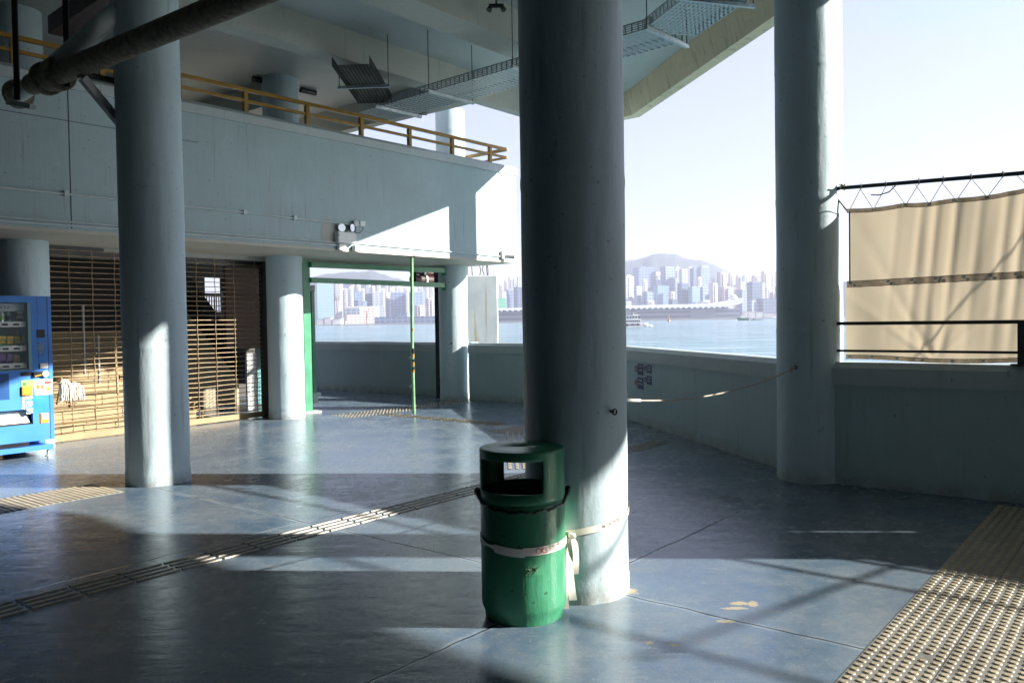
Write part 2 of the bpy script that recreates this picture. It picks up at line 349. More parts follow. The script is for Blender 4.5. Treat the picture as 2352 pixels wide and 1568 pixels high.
# ============================================================ SETTING
AZU, AZV = 38.9, -51.1
u2 = Vector((math.sin(R(AZU)), math.cos(R(AZU)), 0)); v2 = Vector((math.sin(R(AZV)), math.cos(R(AZV)), 0))
SEA = -3.0
m = MB(); m.add([(-9000, -900, SEA), (9000, -900, SEA), (9000, 9000, SEA), (-9000, 9000, SEA)], [(0, 1, 2, 3)])
tag(m.build('sea_water', M['water']), 'pale blue green harbour water with small waves beyond the parapet', None, None, 'structure')
# pier floor outline follows the parapets
Wc = Vector((1.36, 14.5))                                    # parapet corner behind the near column
pR = gp(1922, 1110); pA0 = gp(1792, 1080)
FA = Fr((Wc.x, Wc.y), 167.6)                                 # chamfer wall, from the far corner towards the camera; t<0... right side faces in
FB = Fr((Wc.x, Wc.y), AZV)                                   # back wall, away to the left
FRt = Fr((pR.x - .25 * .778, pR.y + .25 * .628), 128.9)      # right-hand wall, towards the right
floor_poly = [(-18, -10), (19, -10), (19, FRt.P(0, 0, 0).y), tuple(FRt.P(0, -.2, 0))[:2]]
endR = FRt.P(19, -.2, 0)
poly = [(-18, -10), (endR.x, -10), (endR.x, endR.y), tuple(FRt.P(.2, -.2, 0))[:2], tuple(FA.P(0, -.2, 0))[:2], tuple(FB.P(22, .2, 0))[:2], (-18, FB.P(22, .2, 0).y)]
m = MB(); m.prism(poly, -.6, 0)
tag(m.build('pier_floor', M['floor']), None, None, None, 'structure')

# ---- columns
def column_thing(c, r, z0, z1, label, name='round_column', grp=None):
    m = MB(); n = 72; zs = [z0 + (z1 - z0) * i / 200 for i in range(201)]; vs = []
    for z in zs:
        for k in range(n):
            q = 2 * math.pi * k / n
            rr = r + .006 * noise.noise(Vector((math.cos(q) * 1.2 + c[0], math.sin(q) * 1.2 + c[1], z * .5))) + .003 * noise.noise(Vector((math.cos(q) * 4, math.sin(q) * 4 + c[1], z * 2)))
            if z < z0 + .12 : rr += .004
            zz = (z + c[0] * .37) % 1.22
            if zz < .05: rr += .0028
            vs.append((c[0] + rr * math.cos(q), c[1] + rr * math.sin(q), z))
    m.add(vs, [(i * n + k, i * n + (k + 1) % n, (i + 1) * n + (k + 1) % n, (i + 1) * n + k) for i in range(200) for k in range(n)], True)
    m.add(vs[-n:], [tuple(range(n))])
    o = m.build(name, M['col']); o.location = (0, 0, 0); return tag(o, label, 'column', grp)
def base_center(xm, yf, r):
    p = gp(xm, yf); d = Vector((p.x, p.y)).normalized(); return Vector((p.x + d.x * r, p.y + d.y * r))
cC = base_center(1327, 1389, .295); cL = base_center(365, 1117, .30); cR = base_center(1862, 1111, .30)
cA = Vector((-3.74, 13.6)); cB = Vector((-1.17, 16.55)); cF = cA - Vector((u2.x, u2.y)) * 3.95
c5 = Vector((6.02, 5.22)); c6 = c5 + Vector((3.5, -2.83))
column_thing(cC, .295, -.02, 5.6, 'thick pale column in the middle, tied by barrier tape beside the green bin')
column_thing(cL, .30, -.02, 5.6, 'pale column at left carrying the steel pipe bracket')
column_thing(cR, .30, -.02, 5.6, 'pale column at right where the tan canvas rail ends')
column_thing(cA, .29, -.02, 5.6, 'sunlit pale column between the roller shutter and the green gate post')
column_thing(cB, .29, -.02, 5.75, 'far pale column beside the black shutter guide and parapet end')
column_thing(cF, .29, -.02, 5.6, 'pale column behind the blue vending machine')
column_thing(Wc + Vector((.03, .16)), .29, -.02, 5.6, 'column at the parapet corner hidden behind the middle column')
column_thing(c5, .30, -.02, 5.6, 'column outside the right of the picture at the canvas end')
column_thing(c6, .30, -.02, 5.6, 'column farther out to the right past the low screen')

# ---- parapets
def parapet(F, a0, a1, side, label, name='parapet_wall', th=.2, zt=1.12):
    # side=+1: inner face at t=0 looking +t ; wall body on t from -th to 0
    s = side; t = thing(name, label, 'wall', F.P((a0 + a1) / 2, -s * th / 2, 0))
    m = MB(); m.fb(F, a0, a1, min(0, -s * th), max(0, -s * th), -.6, zt - .20); m.build('wall_body', M['wall'], t)
    m = MB(); pr = [(s * .03, zt - .20), (s * .03, zt - .05), (-s * .02, zt), (-s * (th + .02), zt), (-s * (th + .05), zt - .05), (-s * (th + .05), zt - .20)]
    m.fprof(F, pr, a0, a1); m.build('coping', M['cap'], t); return t
lenA = (Vector((cR.x, cR.y, 0)) - FA.o).dot(FA.u)
parapet(FA, .0, lenA - .05, 1, 'long pale parapet running from the middle column back past the notices')
parapet(FB, -.02, 2.85, -1, 'short pale parapet stretch between middle column and far column')
parapet(Fr(FB.P(3.1, .35, 0), AZV), .0, 14, -1, 'shaded parapet seen beyond the green gate')
parapet(FRt, .0, 19, 1, 'dark shaded parapet under the tan canvas')

# ---- roof
RP = [(-.57, 13.68), (1.16, 15.82), (2.34, 14.78), (3.84, 7.85), (4.75, 7.35), (8.07, 5.94), (11.1, 3.16), (17.5, -2.6)]
far = Vector((-.57, 13.68)) + Vector((v2.x, v2.y)) * 17
poly = [(17.5, -12), (17.5, -2.6)] + RP[::-1][1:] + [(far.x, far.y), (-20, far.y), (-20, -12)]
ZB, ZS = 5.14, 5.56
roof = thing('pier_roof', 'pale concrete roof with downstand beams over the pier', 'roof', (0, 4, ZS))
m = MB(); m.prism(poly, ZS, ZS + .3); m.build('roof_slab', M['ceil'], roof)
ring = [(far.x, far.y)] + RP
def offs(pts, d):
    res = []
    for i, p in enumerate(pts):
        p = Vector(p); ns = []
        for j in (i - 1, i):
            if 0 <= j < len(pts) - 1:
                e = (Vector(pts[j + 1]) - Vector(pts[j])).normalized(); ns.append(Vector((e.y, -e.x)))
        nn = sum(ns, Vector((0, 0))).normalized(); k = d / max(.4, nn.dot(ns[0])); res.append(p + nn * k)
    return res
inn = offs(ring, .17); inn2 = offs(ring, .26); outr = offs(ring, -.0)
for i in range(len(ring) - 1):
    m = MB(); a, b, c, d = Vector(ring[i]), Vector(ring[i + 1]), inn[i + 1], inn[i]; c2, d2 = inn2[i + 1], inn2[i]
    vs = [(*a, ZB), (*b, ZB), (*c, ZB + .01), (*d, ZB + .01), (*a, ZS - .004), (*b, ZS - .004), (*c2, ZS - .004), (*d2, ZS - .004)]
    m.hexa(vs); o = m.build('edge_beam', M['fascia'] if i in (2, 3, 4, 5, 6) else M['beam'], roof)
    if i == 3: o['label'] = 'brown stained edge beam over the water'
# downstand beams
def to_edge(p, u):                       # distance along u from p to the roof outline
    best = 1e9
    for i in range(len(ring) - 1):
        a = Vector(ring[i]); b = Vector(ring[i + 1]); e = b - a; den = u.x * e.y - u.y * e.x
        if abs(den) < 1e-6: continue
        q = a - Vector((p[0], p[1])); t = (q.x * e.y - q.y * e.x) / den; k = (q.x * u.y - q.y * u.x) / den
        if 0 <= k <= 1 and t > 0: best = min(best, t)
    return best
def rbeam(x, y, w, L0, z0=ZB, so=None, cut=.2):
    p = so or gp(x, y, ZB); F = Fr(p, AZU); L1 = min(to_edge(F.P(0, q, 0), F.u) for q in (0, w)) - cut
    m = MB(); m.fb(F, L0, L1, 0, w, z0 + .004, ZS + .01); m.build('ceiling_beam', M['beam'], roof)
rbeam(574, 93, .30, -14); rbeam(818, 0, .48, -12, cut=2.4); rbeam(1130, -75, .35, -10, cut=3.5); rbeam(0, 0, .4, -12, so=Vector((1.5, 3.2, 0)), cut=5)
def xbeam(p, L0, L1, w=.3): F = Fr(p, AZV); m = MB(); m.fb(F, L0, L1, -w / 2, w / 2, ZB + .003, ZS + .012); m.build('cross_beam', M['beam'], roof)
xbeam((-3.7, 13.6), 0.2, 9); xbeam((-5.0, 11.9), 0.3, 8)
# ---- unseen walls added behind and left of the camera to cut fill light
m = MB(); m.box(-18, 13, -6.3, -6, 0, ZS); tag(m.build('added_rear_wall', M['darkwall']), 'added dark wall behind the camera that cuts fill light', 'wall')
m = MB(); m.box(-11.3, -11, -6, 9, 0, ZS); tag(m.build('side_wall', M['darkwall']), 'added dark wall out of view on the left that cuts fill light', 'wall')

# ---- balcony / upper deck
FW = Fr((.135, 15.98), 40.2)                                  # parapet face; +t looks at the camera side
bal = thing('balcony', 'pale concrete upper deck with sunlit end over the shutters', 'balcony', FW.P(-6, -1, 2.7))
m = MB(); m.fprof(FW, [(0, 2.70), (0, 4.34), (-.18, 4.34), (-.18, 2.70)], -17, -.02); m.build('parapet_wall', M['wall'], bal)
m = MB(); m.fprof(FW, [(.02, 4.342), (.02, 4.46), (-.03, 4.51), (-.2, 4.51), (-.2, 4.342)], -17, 0.02); m.build('coping', M['cap'], bal)
m = MB(); m.fb(FW, -17, -.25, -9, -.182, 3.25, 3.45); m.build('deck_slab', M['deck'], bal)
m = MB(); m.fb(FW, -17, 0, -1.9, -.002, 2.66, 2.698); m.build('soffit', M['deck'], bal)
m = MB(); m.fb(FW, -.2, 0.05, -1.9, -.185, 2.70, 3.9); m.build('end_wall', M['wall'], bal)
m = MB(); m.fb(FW, -17, 0.2, -3.6, -1.91, 2.78, 3.24); m.build('inner_soffit', M['wall'], bal)
m = MB(); m.fb(FW, -17, .05, -1.93, -1.70, 2.60, 2.66); m.build('shutter_beam', M['beam'], bal)

m = MB()
s_j, z_j = FW.hit(158, 300, 0); m.fb(FW, s_j - .006, s_j + .006, .0, .002, 2.71, 4.33); m.fb(FW, -17, FW.hit(455, 300, 0)[0], .0, .0022, 3.965, 3.972); m.build('wall_joint', M['dark'], bal)
# ---- haze
hz = NG('air_haze'); pv = hz.n('VolumePrincipled'); pv.inputs['Color'].default_value = (.76, .81, 1.0, 1)
pv.inputs['Density'].default_value = .00019; pv.inputs['Anisotropy'].default_value = .25
hz.t.links.new(pv.outputs[0], hz.out.inputs['Volume'])
m = MB(); m.box(-3500, 3500, -700, 5200, SEA - 1, 370); o = m.build('haze', hz.m); tag(o, 'pale haze hanging over the harbour', None, None, 'stuff')

# ============================================================ NEAR OBJECTS
def ring_on(c, z, az, r, label):
    d = Vector((math.sin(R(az)), math.cos(R(az)), 0)); p = Vector((c[0], c[1], z)) + d * (r - .01)
    t = thing('ring_bolt', label, 'ring bolt', p); side = Vector((d.y, -d.x, 0))
    m = MB(); m.tube([p, p + d * .035], .008, 8); m.build('bolt_shank', M['eye'], t)
    m = MB(); cc = p + d * .042; m.tube([cc + (side * math.cos(a) + Vector((0, 0, 1)) * math.sin(a)) * .015 for a in [2 * math.pi * i / 16 for i in range(17)]], .005, 6, False); m.build('eye_ring', M['eye'], t)
    return cc
# ---- bin
cb = base_center(1205, 1443, .223)
bt = thing('litter_bin', 'glossy green round litter bin strapped to the middle column', 'litter bin', (cb.x, cb.y, 0))
camaz = math.atan2(-cb.y, -cb.x)                              # lathe angle facing the camera
NB = 120
def bz(i): return zsb[i]
prof = [(.203, .0), (.206, .012), (.207, .03), (.220, .062), (.2235, .085)] + [(.2235, .10 + .05 * i) for i in range(1, 11)]
m = MB(); m.lathe(cb, prof + [(.2235, .615), (.215, .615)], NB, True, False); m.build('bin_body', M['bin'], bt)
zs2 = [.616, .64, .674, .70, .73, .76, .79, .815, .838, .855, .868]
pr2 = [(.2245, z) for z in zs2] + [(.2245, .8745), (.2238, .879), (.2215, .8825), (.217, .8845), (.212, .885), (.15, .885), (.001, .885)]
def ang(k):
    a = -(2 * math.pi * (k + .5) / NB - camaz); return (math.degrees(a) + 180) % 360 - 180
def skip(i, k):
    a = ang(k); 
    if not 2 <= i <= 7: return False
    f = -27.6 < a < 70; b = a + 180; b = (b + 180) % 360 - 180
    return (-27.6 < a < 70) or (-27.6 < b < 70)
m = MB(); m.lathe(cb, pr2, NB, True, False, skip); o = m.build('bin_hood', M['bin'], bt, fixn=False)
sol = o.modifiers.new('thickness', 'SOLIDIFY'); sol.thickness = .008; sol.offset = -1
# liner seen inside
m = MB(); m.lathe(cb, [(.209, .55), (.210, .668), (.205, .672), (.19, .60), (.001, .56)], 60, True, False); m.build('inner_liner', M['bag'], bt)
# bag edge pulled out round the hood
m = MB(); pts = []; rr = []
for k in range(97):
    q = 2 * math.pi * k / 96; a = (math.degrees(q - camaz) + 180) % 360 - 180
    lump = math.exp(-((abs(a) - 92) / 9) ** 2); sag = .62 - .035 * math.cos(R(a)) + .035 * lump + .004 * math.sin(k * .9) + .003 * math.sin(k * 2.3 + 1)
    rr.append(.0042 + .012 * lump + .003 * rnd.random()); rad = .229 + .012 * lump
    pts.append((cb.x + rad * math.cos(q), cb.y + rad * math.sin(q), sag))
m.tube(pts, rr, 9, False); m.build('bin_bag_edge', M['bag'], bt)
# ---- tape
tp = thing('barrier_tape', 'white printed tape tying the green bin to the column', 'tape', (cb.x, cb.y, .4))
def ribbon(m, pts, wd, twist=None, nrm=None):
    n = len(pts); vs = []
    for i, p in enumerate(pts):
        p = Vector(p); h = wd[i] if isinstance(wd, list) else wd; tw = twist[i] if twist else 0
        out = nrm[i] if nrm else Vector((0, -1, 0))
        d = (Vector(pts[min(i + 1, n - 1)]) - Vector(pts[max(i - 1, 0)])).normalized(); up = d.cross(out).normalized()
        if up.z < 0: up = -up
        up = up * math.cos(tw) + out * math.sin(tw); vs += [p - up * h / 2, p + up * h / 2]
    m.add(vs, [(2 * i, 2 * i + 2, 2 * i + 3, 2 * i + 1) for i in range(n - 1)], True)
m = MB(); pts = []; nr = []; wd = []; tw = []
knot = pd(1320, 1256, cb.y + .03)
for i in range(70):
    a = -100 + 190 * i / 69; q = camaz + R(a)
    z = .435 - .045 * math.sin(R(max(-100, min(90, a)) + 0) * .5 + .9) + .0
    z = .448 - .05 * math.cos(R((a + 5) * .85)) + (.008 if a > 0 else .02 * min(1, -a / 60))
    d = Vector((math.cos(q), math.sin(q), 0)); z -= .018 + .03 * (abs(a + 5) / 95) ** 2; pts.append(Vector((cb.x, cb.y, z)) + d * .2275); nr.append(d)
    wd.append(.042 if a > -40 else .042 - .018 * math.exp(-((a + 52) / 10) ** 2)); tw.append(.0 if a > -40 else .5 * math.exp(-((a + 52) / 14) ** 2))
ribbon(m, pts, wd, tw, nr); k0 = pts[-1]
m.build('bin_loop', M['tapew'], tp, fixn=False)
kn = pts[-1] + Vector((.03, .0, .01))
m = MB(); pts = []; nr = []
ca = math.atan2(-cC.y, -cC.x)
a0 = None
st = kn
for i in range(40):
    a = -18 + 120 * i / 39; q = ca + R(a); d = Vector((math.cos(q), math.sin(q), 0))
    z = .385 + .06 * i / 25; pts.append(Vector((cC.x, cC.y, z)) + d * .302); nr.append(d)
pre = [st.lerp(pts[0], k / 4) for k in range(4)]
ribbon(m, pre + pts, .036, None, [nr[0]] * 4 + nr); m.build('column_loop', M['tapew'], tp, fixn=False)
m = MB()
for _ in range(7):
    a, b = rnd.random() * 6.28, rnd.random() * 3; d = Vector((math.cos(a), math.sin(a) * .5, math.sin(b) - .5)) * .018
    m.tube([kn - d, kn + d * .3 + Vector((0, -.008, .006)), kn + d], [.007, .010, .006], 7)
m.build('knot', M['tapew'], tp)
def tail(p0, p1, p2, w0, mt):
    m = MB(); pts = []; tw = []
    for i in range(14):
        k = i / 13; p = Vector(p0) * (1 - k) ** 2 + Vector(p1) * 2 * k * (1 - k) + Vector(p2) * k * k; pts.append(p); tw.append(.5 * math.sin(k * 3))
    n = len(pts); vs = []
    for i, p in enumerate(pts):
        wv = w0 * (.35 + .65 * min(1, i / 4)); s_ = Vector((math.cos(tw[i]), math.sin(tw[i]), 0)); vs += [p - s_ * wv / 2, p + s_ * wv / 2]
    m.add(vs, [(2 * i, 2 * i + 2, 2 * i + 3, 2 * i + 1) for i in range(n - 1)], True); return m.build('loose_tail', mt, tp, fixn=False)
tail(kn, kn + Vector((-.03, -.02, -.12)), Vector((kn.x + .0, kn.y - .03, .075)), .042, M['tapew'])
tail(kn, kn + Vector((.03, -.02, -.06)), Vector((kn.x + .015, kn.y + .01, .20)), .036, M['tapew'])
tail(kn + Vector((-.01, 0, -.01)), kn + Vector((-.05, -.01, -.15)), Vector((kn.x - .035, kn.y + .0, .02)), .03, M['tapew'])
def wrap_text(txt, size, mat_, c, rad, a_deg, z, flip=False, par=None, slope=0):
    q = R(a_deg); d = Vector((math.cos(q), math.sin(q), 0)); right = Vector((0, 0, 1)).cross(d); up = Vector((0, 0, 1)) + right * -slope; rt = right + Vector((0, 0, slope))
    if flip: up = -up; rt = -rt
    o = text_mesh(txt, size, mat_, 'printed_lettering', par, basis(Vector((c[0], c[1], z)) + d * rad, rt, up))
    off = parent_loc(par)
    for v in o.data.vertices:                 # bend round the cylinder
        p = v.co + off; r_ = Vector((p.x - c[0], p.y - c[1])); k = (rad + .0012) / r_.length; v.co = Vector((c[0] + r_.x * k, c[1] + r_.y * k, p.z)) - off
    return o
ca2 = math.degrees(camaz)
wrap_text('CKS', .040, M['red'], cb, .2290, ca2 + 24, .3885, False, tp)
wrap_text('富裕小輪', .021, M['blk'], cb, .2290, ca2 + 44, .4030, False, tp, .1)
wrap_text('FORTUNE FERRY', .012, M['blk'], cb, .2290, ca2 + 44, .3880, False, tp, .1)
wrap_text('CKS', .036, M['red'], cC, .3030, math.degrees(ca) + 49, .4455, True, tp, .19)
wrap_text('富裕小輪', .022, M['blk'], cC, .3030, math.degrees(ca) + 35, .431, True, tp, .19)
# ---- torn sticker on bin
m = MB(); q0 = camaz + R(19)
vs = []
for i in range(9):
    for j in range(2):
        q = camaz + R(2 + 24 * i / 8); vs.append((cb.x + .2243 * math.cos(q), cb.y + .2243 * math.sin(q), .265 + .055 * j))
m.add(vs, [(2 * i, 2 * i + 2, 2 * i + 3, 2 * i + 1) for i in range(8)], True)
m.build('taped_patch', M['green'], bt, fixn=False)
m = MB()
for k in range(26):
    q = camaz + R(8 + 10 * rnd.random()); p = Vector((cb.x + .226 * math.cos(q), cb.y + .226 * math.sin(q), .29 + .012 * rnd.random())); d = Vector((rnd.uniform(-.03, .03), -.008, rnd.uniform(-.02, .03)))
    m.tube([p, p + d * .6, p + d], .0009, 4)
m.build('frayed_threads', M['paleg'], bt)
# ---- rings and rope
r1 = ring_on(cC, 1.045, math.degrees(math.atan2(-cC.x, -cC.y)) - 41, .295, 'small steel ring bolt on the front of the middle column')
ring_on(cL, 1.06, math.degrees(math.atan2(-cL.x, -cL.y)) + 80, .30, 'small steel ring bolt on the left edge of the left column')
ring_on(cB, 1.12, 185, .29, 'small rusty bolt on the far column beside the shutter guide')
r2 = ring_on(cR, 1.075, math.degrees(math.atan2(-cR.x, -cR.y)) + 22, .30, 'rusty ring bolt on the right column holding the rope')
pA_ = Vector((cC.x + .275, cC.y + .11, 1.075)); rp = thing('barrier_rope', 'thin grey rope sagging between the middle and right columns', 'rope', pA_)
m = MB(); rpts = []
for i in range(41):
    k = i / 40; p = pA_.lerp(r2, k); p.z -= .36 * k * (1 - k) * (1.15 - .3 * k); rpts.append(p)
m.tube(rpts, .0062, 7); m.build('rope_line', M['rope'], rp)
m = MB(); m.tube(rpts[0:4], .010, 8); m.build('white_sleeve', M['ropew'], rp)
m = MB(); m.tube([rpts[19].lerp(rpts[20], .5), rpts[20]], .008, 8); m.build('white_sleeve', M['ropew'], rp)
m = MB()
for k in range(5):
    a = rnd.random() * 6.28; m.tube([rpts[38], rpts[38] + Vector((math.cos(a) * .03, 0, math.sin(a) * .03))], .004, 5)
m.tube([r2, rpts[39], rpts[38]], .009, 6); m.build('rope_knot', M['rope'], rp)
# ---- notices on the chamfer parapet
def notice(x0, y0, x1, y1, label, ico, words, wide=.62):
    a0, z1 = FA.hit(x0, y0, .0); a1, z0 = FA.hit(x1, y1, .0)
    t = thing('notice_panel', label, 'notice', FA.P((a0 + a1) / 2, .005, (z0 + z1) / 2), 'navy notices on the parapet')
    am = a0 + (a1 - a0) * .36
    m = MB(); m.fb(FA, am, a1, .001, .006, z0, z1); m.build('navy_board', M['navy'], t)
    m = MB(); m.fb(FA, a0, am - .01, .001, .005, z0 + .02, z1 - .02); m.build('icon_board', M['cap'], t)
    c = FA.P((a0 + am) / 2, .0065, (z0 + z1) / 2); m = MB(); rr_ = (am - a0) * .33
    m.tube([c + FA.u * math.cos(q) * rr_ + Vector((0, 0, math.sin(q) * rr_)) for q in [2 * math.pi * i / 20 for i in range(21)]], .006, 5, False)
    if ico: m.bar(c + FA.u * -rr_ * .7 + Vector((0, 0, rr_ * .7)), c + FA.u * rr_ * .7 - Vector((0, 0, rr_ * .7)), .01, .004)
    m.build('icon_mark', M['red'] if ico else M['blk'], t)
    for k, wds in enumerate(words):
        text_mesh(wds, (a1 - am) * .17, M['paper'], 'printed_lettering', t, basis(FA.P((am + a1) / 2, .0075, z1 - (z1 - z0) * (.28 + .3 * k)), FA.u, (0, 0, 1)))
notice(1458, 833, 1478, 862, 'upper left navy notice with a walking figure icon', 0, ['小心地滑', 'CAUTION'])
notice(1480, 836, 1497, 858, 'upper right navy notice with a round icon', 0, ['請勿跨越', 'NO ENTRY'])
notice(1458, 864, 1478, 894, 'lower left navy notice with a red prohibition circle', 1, ['不准吸煙', 'NO SMOKING'])
notice(1480, 861, 1497, 884, 'lower right navy notice with a slanting figure icon', 0, ['小心海浪', 'BEWARE'])
# ---- canvas screen and rails
def SZ(x, y, t=-.12): return FRt.hit(x, y, t)
s5 = (Vector((c5.x, c5.y, 0)) - FRt.o).dot(FRt.u)
sL = SZ(1950, 650)[0]; slit = s5 - .66; sE = s5 - .33
rail = thing('screen_railing', 'dark steel railing with high rod running right from the right column', 'railing', FRt.P(1.2, -.06, 1.1))
zr = SZ(1935, 431, -.06)[1]; zr2 = SZ(2345, 398, -.06)[1]; sr0 = SZ(1930, 431, -.06)[0]; sr1 = SZ(2345, 398, -.06)[0]
m = MB(); m.tube([FRt.P(sr0 - .1, -.06, zr), FRt.P(sr1, -.06, zr2), FRt.P(s5 - .2, -.06, zr2 + .06)], .018, 10); m.build('high_rod', M['rail'], rail)
m = MB(); m.tube([FRt.P(sr0 - .1, -.04, 1.475), FRt.P(s5 - .2, -.04, 1.475)], .017, 10); m.build('top_rail', M['rail'], rail)
m = MB(); m.tube([FRt.P(sr0 - .1, -.04, 1.225), FRt.P(s5 - .2, -.04, 1.225)], .012, 10); m.build('lower_rail', M['rail'], rail)
sp_ = SZ(2346, 800, -.04)[0]
m = MB(); m.fb(FRt, sp_ - .025, sp_ + .025, -.065, -.015, 1.115, 1.475); m.build('post', M['rail'], rail)
m = MB(); m.fb(FRt, sp_ - .07, sp_ + .07, -.11, .03, 1.122, 1.132); m.build('post_foot', M['rail'], rail)
def zt(s): # top edge of the canvas
    P_ = [(SZ(1950, 479)), (SZ(2078, 466)), (SZ(2180, 457)), (SZ(2352, 433))]
    P_.append((P_[-1][0] + .9, P_[-1][1] + .05)); P_.append((sE + .1, P_[-1][1] + .03))
    for (a, z), (b, z2) in zip(P_, P_[1:]):
        if a <= s <= b: k = (s - a) / (b - a); return z + (z2 - z) * k - .012 * math.sin(math.pi * k)
    return P_[0][1] if s < P_[0][0] else P_[-1][1]
def zmid(s): z0 = SZ(1950, 652)[1]; a1, z1 = SZ(2352, 630); return z0 + (z1 - z0) * (s - sL) / (a1 - sL)
folds = [(2050, .004), (2105, .010), (2140, .014), (2186, .016), (2240, .008), (2300, .012), (2340, .016)]
fs_ = [(SZ(x, 560)[0], a) for x, a in folds]
def cloth_t(s, z):
    t = -.12 + .010 * math.sin(s * 5.3 + z * .7) + .006 * math.sin(s * 13 + 1.7 * z + .5)
    for sf, a in fs_:
        d = s - sf - .10 * (z - 2.0); t += 1.7 * a * math.exp(-(d / .030) ** 2) * (.5 + .5 * math.cos((z - 2.2) * 2))
    for k in range(5):
        an = -.9 + .42 * k; d = (s - 1.05) * math.cos(an) - (z - 1.14) * math.sin(an); l = (s - 1.05) * math.sin(an) + (z - 1.14) * math.cos(an)
        if l > 0: t += .016 * math.exp(-(d / (.022 + .03 * l)) ** 2) * math.exp(-l / .9) * (1 if k % 2 else -.7)
    return t
def cloth(name, a0, a1, fz0, fz1, nx, nz, mt, par, extra=0.):
    m = MB(); vs = []
    for i in range(nx + 1):
        s = a0 + (a1 - a0) * i / nx
        for j in range(nz + 1):
            z = fz0(s) + (fz1(s) - fz0(s)) * j / nz; vs.append(FRt.P(s, cloth_t(s, z) + extra, z))
    m.add(vs, [(i * (nz + 1) + j, (i + 1) * (nz + 1) + j, (i + 1) * (nz + 1) + j + 1, i * (nz + 1) + j + 1) for i in range(nx) for j in range(nz)], True)
    return m.build(name, mt, par, fixn=False)
can = thing('canvas_screen', 'tan canvas windscreen laced to the rod above the right parapet', 'canvas screen', FRt.P(1.5, -.12, 1.15))
zb = lambda s: 1.135 + .012 * math.sin(s * 4)
def lace_edge(s): return .010 * math.sin(s * 9)
cloth('upper_panel', sL, slit, lambda s: zmid(s) + .02, lambda s: zt(s) - .035, 150, 50, M['canvas'], can)
cloth('lower_panel', sL - .03, slit, lambda s: zb(s) + .035, lambda s: zmid(s) - .03, 150, 50, M['canvas'], can)
cloth('top_hem', sL - .015, slit, lambda s: zt(s) - .04, zt, 120, 2, M['hem'], can)
cloth('middle_lacing_band', sL - .02, slit, lambda s: zmid(s) - .034 + .001 * math.sin(s * 40), lambda s: zmid(s) + .026, 200, 2, M['hem'], can)
cloth('bottom_hem', sL - .03, slit, zb, lambda s: zb(s) + .04, 120, 2, M['hem'], can)
cloth('side_flap', slit - .08, sE + .08, lambda s: 1.58, lambda s: zt(min(s, sE)), 12, 30, M['canvas'], can, .004)
cloth('side_flap', slit + .036, sE + .08, lambda s: 1.12, lambda s: 1.60, 12, 20, M['canvas'], can, .002)
gt = [(x, y) for x, y in ((1951, 480), (2007, 476), (2081, 465), (2135, 462), (2197, 455), (2268, 446))]
def grom(s, z): m = MB(); p = FRt.P(s, cloth_t(s, z) + .006, z); m.disc(p, FRt.n, .010, .003, 12); m.tube([p + FRt.u * .013 * math.cos(q) + Vector((0, 0, .013 * math.sin(q))) for q in [2 * math.pi * i / 12 for i in range(13)]], .0045, 5, False); m.build('grommet', M['grom'], can)  # ring plus a filled pale disc painting light through the hole
gs = []
for x, y in gt: s, z = SZ(x, y); gs.append(s); grom(s, zt(s) - .02)
for k in range(1, 8): gs.append(gs[5] + .31 * k); grom(gs[-1], zt(gs[-1]) - .02)
for x in (1955, 2040, 2095, 2150, 2160, 2215, 2275, 2335): s = SZ(x, 640)[0]; grom(s, zmid(s) + .008); grom(s + .03, zmid(s) - .018)
for x in (1952, 2003, 2060, 2120, 2188, 2260): s = SZ(x, 828)[0]; grom(s, zb(s) + .02)
def zrod(s): return zr + (zr2 - zr) * (s - sr0) / (sr1 - sr0) if s < sr1 else zr2 + .02
for i, s in enumerate(gs):
    g0 = FRt.P(s, -.115, zt(s) - .02); nx_ = gs[i + 1] if i + 1 < len(gs) else s + .3
    a = FRt.P(s - .10, -.06, zrod(s) - .02); b = FRt.P(s + .12, -.06, zrod(s) - .02)
    m = MB()
    if i: m.tube([a, g0], .0035, 5)
    m.tube([g0, b], .0035, 5); m.tube([b + FRt.u * (.028 * math.cos(q) * .3) + FRt.n * .027 * math.cos(q) + Vector((0, 0, .02 + .027 * math.sin(q))) for q in [i_ * .785 for i_ in range(9)]], .004, 5); m.build('lacing_cord', M['rope'], can)
m = MB()
p0 = FRt.P(gs[0] - .1, -.05, zrod(sL)); m.tube([p0, p0 + Vector((.02, 0, -.1)), FRt.P(sL, -.1, zt(sL) - .03)], .009, 6)
m.build('lacing_cord', M['rope'], can); m = MB(); m.tube([FRt.P(gs[2] - .05, -.05, zrod(gs[2])), FRt.P(gs[2] - .12, -.04, zrod(gs[2]) - .07), FRt.P(gs[2] - .20, -.03, zrod(gs[2]) - .09), FRt.P(gs[2] - .27, -.03, zrod(gs[2]) - .08)], .006, 5)
m.build('lacing_cord', M['rope'], can)
m = MB(); m.tube([FRt.P(sL + .012, cloth_t(sL, 2.2) + .01, zt(sL) - .03), FRt.P(sL + .012, -.105, zmid(sL))], .006, 6); m.build('edge_cord', M['hem'], can)
# tie wire and its bundle where the rod meets the column
m = MB(); p = FRt.P(sr0 + .02, -.05, zr)
for k in range(8): m.tube([p + Vector((rnd.uniform(-.03, .03), rnd.uniform(-.03, .03), rnd.uniform(-.035, .035))) for _ in range(3)], .006, 5)
m.build('tie_wire', M['rope'], rail)
